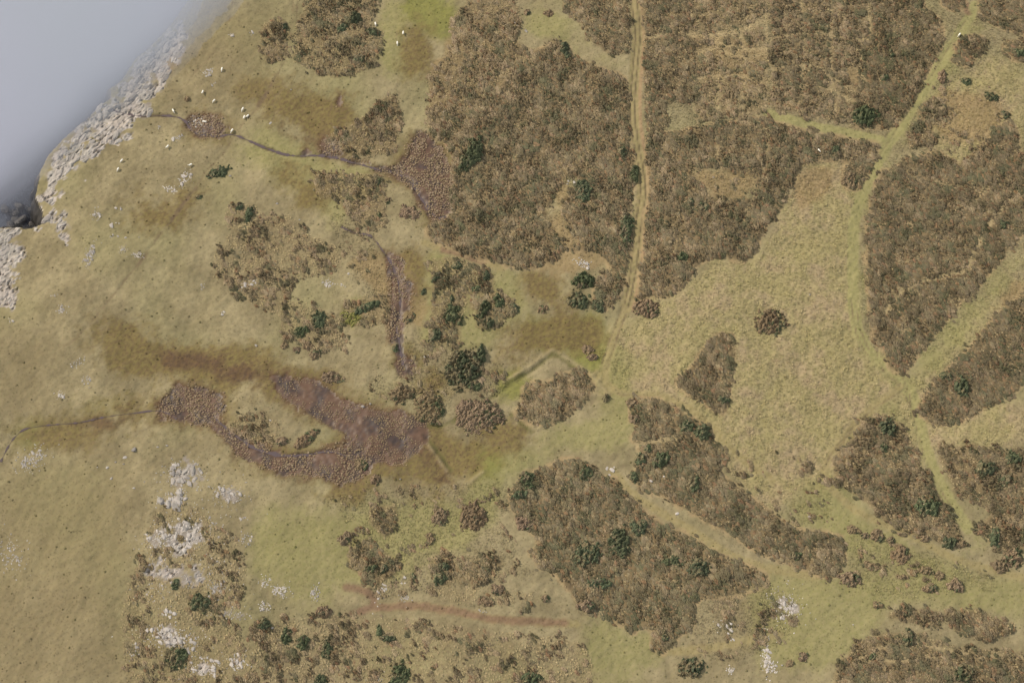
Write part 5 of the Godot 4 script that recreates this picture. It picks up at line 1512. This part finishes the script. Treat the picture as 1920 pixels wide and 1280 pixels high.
const SHEEP := [
	[704, 46, 80, 0, "white sheep grazing at the right tip of the top heather patch"],
	[756, 63, 95, 1, "white sheep on the mossy lawn near the top, upper one of the pair"],
	[745, 82, 88, 0, "white sheep on the mossy lawn near the top, lower one of the pair"],
	[416, 131, 100, 0, "white sheep grazing alone right of the pale outcrop above the cliff stream"],
	[380, 174, 105, 1, "white sheep on the turf above the cliff stream, left of the pair"],
	[401, 190, 130, 0, "white sheep on the turf above the cliff stream, right of the pair"],
	[455, 206, 115, 0, "white sheep standing apart just above the two that touch"],
	[458, 221, 105, 1, "left of the two white sheep that touch beside the footpath"],
	[464, 218, 130, 2, "right of the two white sheep that touch beside the footpath"],
	[435, 246, 120, 0, "white sheep at the footpath crossing of the stream"],
	[383, 228, 10, 2, "white sheep lying by the rocks in the reddish bog"],
	[325, 209, 60, 0, "white sheep on the cliff rocks by the stream"],
	[314, 276, 125, 1, "white sheep alone on the turf below the pale flat stones"],
	[228, 302, 130, 0, "white sheep on the turf above the cove, upper right one"],
	[221, 318, 115, 0, "white sheep on the turf above the cove, lower left one"],
	[357, 310, 150, 1, "white sheep grazing just above the white outcrop by the footpath"],
	[1799, 66, 130, 0, "white sheep on the green track in the upper right"],
	[1536, 283, 60, 2, "white sheep in the heather of the tapering block"],
]


func build_sheep() -> void:
	var wool := Color(0.68, 0.64, 0.56)
	var face := Color(0.6, 0.55, 0.47)
	var kinds: Array[ArrayMesh] = []
	for pose in 3:
		var y := 0.36 if pose == 2 else 0.62
		var b := [
			[Vector3(-0.34, y, 0), Vector3(0.28, y - 0.01, 0), 0.25, 0.235, 0],
			[Vector3(-0.3, y + 0.04, 0), Vector3(-0.42, y - 0.03, 0), 0.2, 0.19, 0],
		]
		var head := Vector3(0.74, 0.2, 0.0) if pose == 0 else Vector3(0.72, y + 0.3, 0.05)
		b.append([Vector3(0.34, y + 0.06, 0), Vector3(0.55, lerpf(y + 0.06, head.y, 0.55), 0.02), 0.17, 0.1, 0])
		b.append([Vector3(0.55, lerpf(y + 0.06, head.y, 0.55), 0.02), head, 0.095, 0.085, 1])
		b.append([head, head + Vector3(0.12, -0.09, 0.01), 0.085, 0.048, 1])
		for s in [-1.0, 1.0]:
			b.append([head + Vector3(-0.05, 0.05, 0.05 * s), head + Vector3(-0.08, 0.06, 0.17 * s), 0.034, 0.022, 1])
			for x in [-0.36, 0.27]:
				if pose == 2:
					b.append([Vector3(x, 0.2, 0.14 * s), Vector3(x + 0.2, 0.07, 0.2 * s), 0.09, 0.045, 0])
				else:
					b.append([Vector3(x, y - 0.12, 0.13 * s), Vector3(x + 0.02, 0.28, 0.13 * s), 0.1, 0.05, 0])
					b.append([Vector3(x + 0.02, 0.28, 0.13 * s), Vector3(x, 0.03, 0.13 * s), 0.044, 0.036, 1])
		b.append([Vector3(-0.56, y + 0.08, 0), Vector3(-0.63, y - 0.16, 0), 0.05, 0.035, 0])
		kinds.append(body_mesh(b, 0.045, 0.09, [wool, face]))
	for s in SHEEP:
		var p := at(s[0], s[1])
		var o := put("sheep", kinds[s[3]], mat.wool)
		o.position = Vector3(p.x, ground_y(p.x, p.y), p.y)
		o.rotation.y = -deg_to_rad(s[2])
		o.scale = Vector3.ONE * rng.randf_range(0.78, 0.9)
		tag(o, s[4], "sheep", "white sheep on the headland")


func build_mist() -> void:
	# a bank of sea mist lying against the cliff: lens shaped veils one inside the other, thinning to nothing at the rim
	var a := at(350, -16, 0.0)
	var b := at(-40, 316, 0.0)
	var d := (b - a).normalized()
	var out := Vector2(d.y, -d.x)
	if out.x > 0.0: out = -out
	var m := paint("sea_mist", 1.0, 0.0)
	m.transparency = BaseMaterial3D.TRANSPARENCY_ALPHA
	var root := Node3D.new()
	root.name = numbered("mist_cloud")
	add_child(root)
	tag(root, "pale grey bank of sea mist hiding the sea at upper left", "mist", "", "stuff")
	for k in 9:
		var v := PackedVector3Array()
		var c := PackedColorArray()
		var ix := PackedInt32Array()
		var deep := 95.0 - k * 2.2
		var wide := 300.0 - k * 3.0
		var mid_point := (a + b) / 2.0 + out * (deep - 22.0 + k * 1.8) + d * -12.0
		var tall := 15.0 - k * 1.3
		var rings := 40
		var segs := 120
		for half in 2:
			for r in rings + 1:
				var t := 1.0 - pow(1.0 - float(r) / rings, 1.7)
				for q in segs:
					var g := TAU * q / segs
					var away := Vector2(cos(g) * wide, sin(g) * deep) * t
					var n := 1.0 + 0.035 * broad.get_noise_2d(cos(g) * 400.0 + k * 90.0, sin(g) * 260.0) + 0.012 * mid.get_noise_2d(cos(g) * 60.0 + k * 31.0, sin(g) * 60.0)
					var p := mid_point + (d * away.x - out * away.y) * n
					var y := sqrt(maxf(0.0, 1.0 - t * t)) * tall * (1.0 if half == 0 else -0.7)
					v.append(Vector3(p.x, -6.0 + y, p.y))
					var w := smoothstep(1.0, 0.955, t) * smoothstep(1.0, 0.79, t + 0.05 * broad.get_noise_2d(p.x * 2.5 + k * 40.0, p.y * 2.5) + 0.02 * mid.get_noise_2d(p.x * 0.7, p.y * 0.7 + k * 9.0)) if r < rings else 0.0
					var g2 := 1.0 + 0.06 * broad.get_noise_2d(p.x * 0.7, p.y * 0.7 + k * 20.0)
					c.append(Color(0.43 * g2, 0.445, 0.515 * g2, w * 0.26))
			for r in rings:
				for q in segs:
					var base := half * (rings + 1) * segs
					var e := [base + r * segs + q, base + r * segs + (q + 1) % segs, base + (r + 1) * segs + q, base + (r + 1) * segs + (q + 1) % segs]
					ix.append_array(PackedInt32Array([e[0], e[1], e[2], e[1], e[3], e[2]] if half == 0 else [e[0], e[2], e[1], e[1], e[2], e[3]]))
		var arrays := []
		arrays.resize(Mesh.ARRAY_MAX)
		arrays[Mesh.ARRAY_VERTEX] = v
		arrays[Mesh.ARRAY_COLOR] = c
		arrays[Mesh.ARRAY_INDEX] = ix
		var am := ArrayMesh.new()
		am.add_surface_from_arrays(Mesh.PRIMITIVE_TRIANGLES, arrays)
		var st := SurfaceTool.new()
		st.create_from(am, 0)
		st.generate_normals()
		put("veil", st.commit(), m, root, false).set_meta("kind", "stuff")
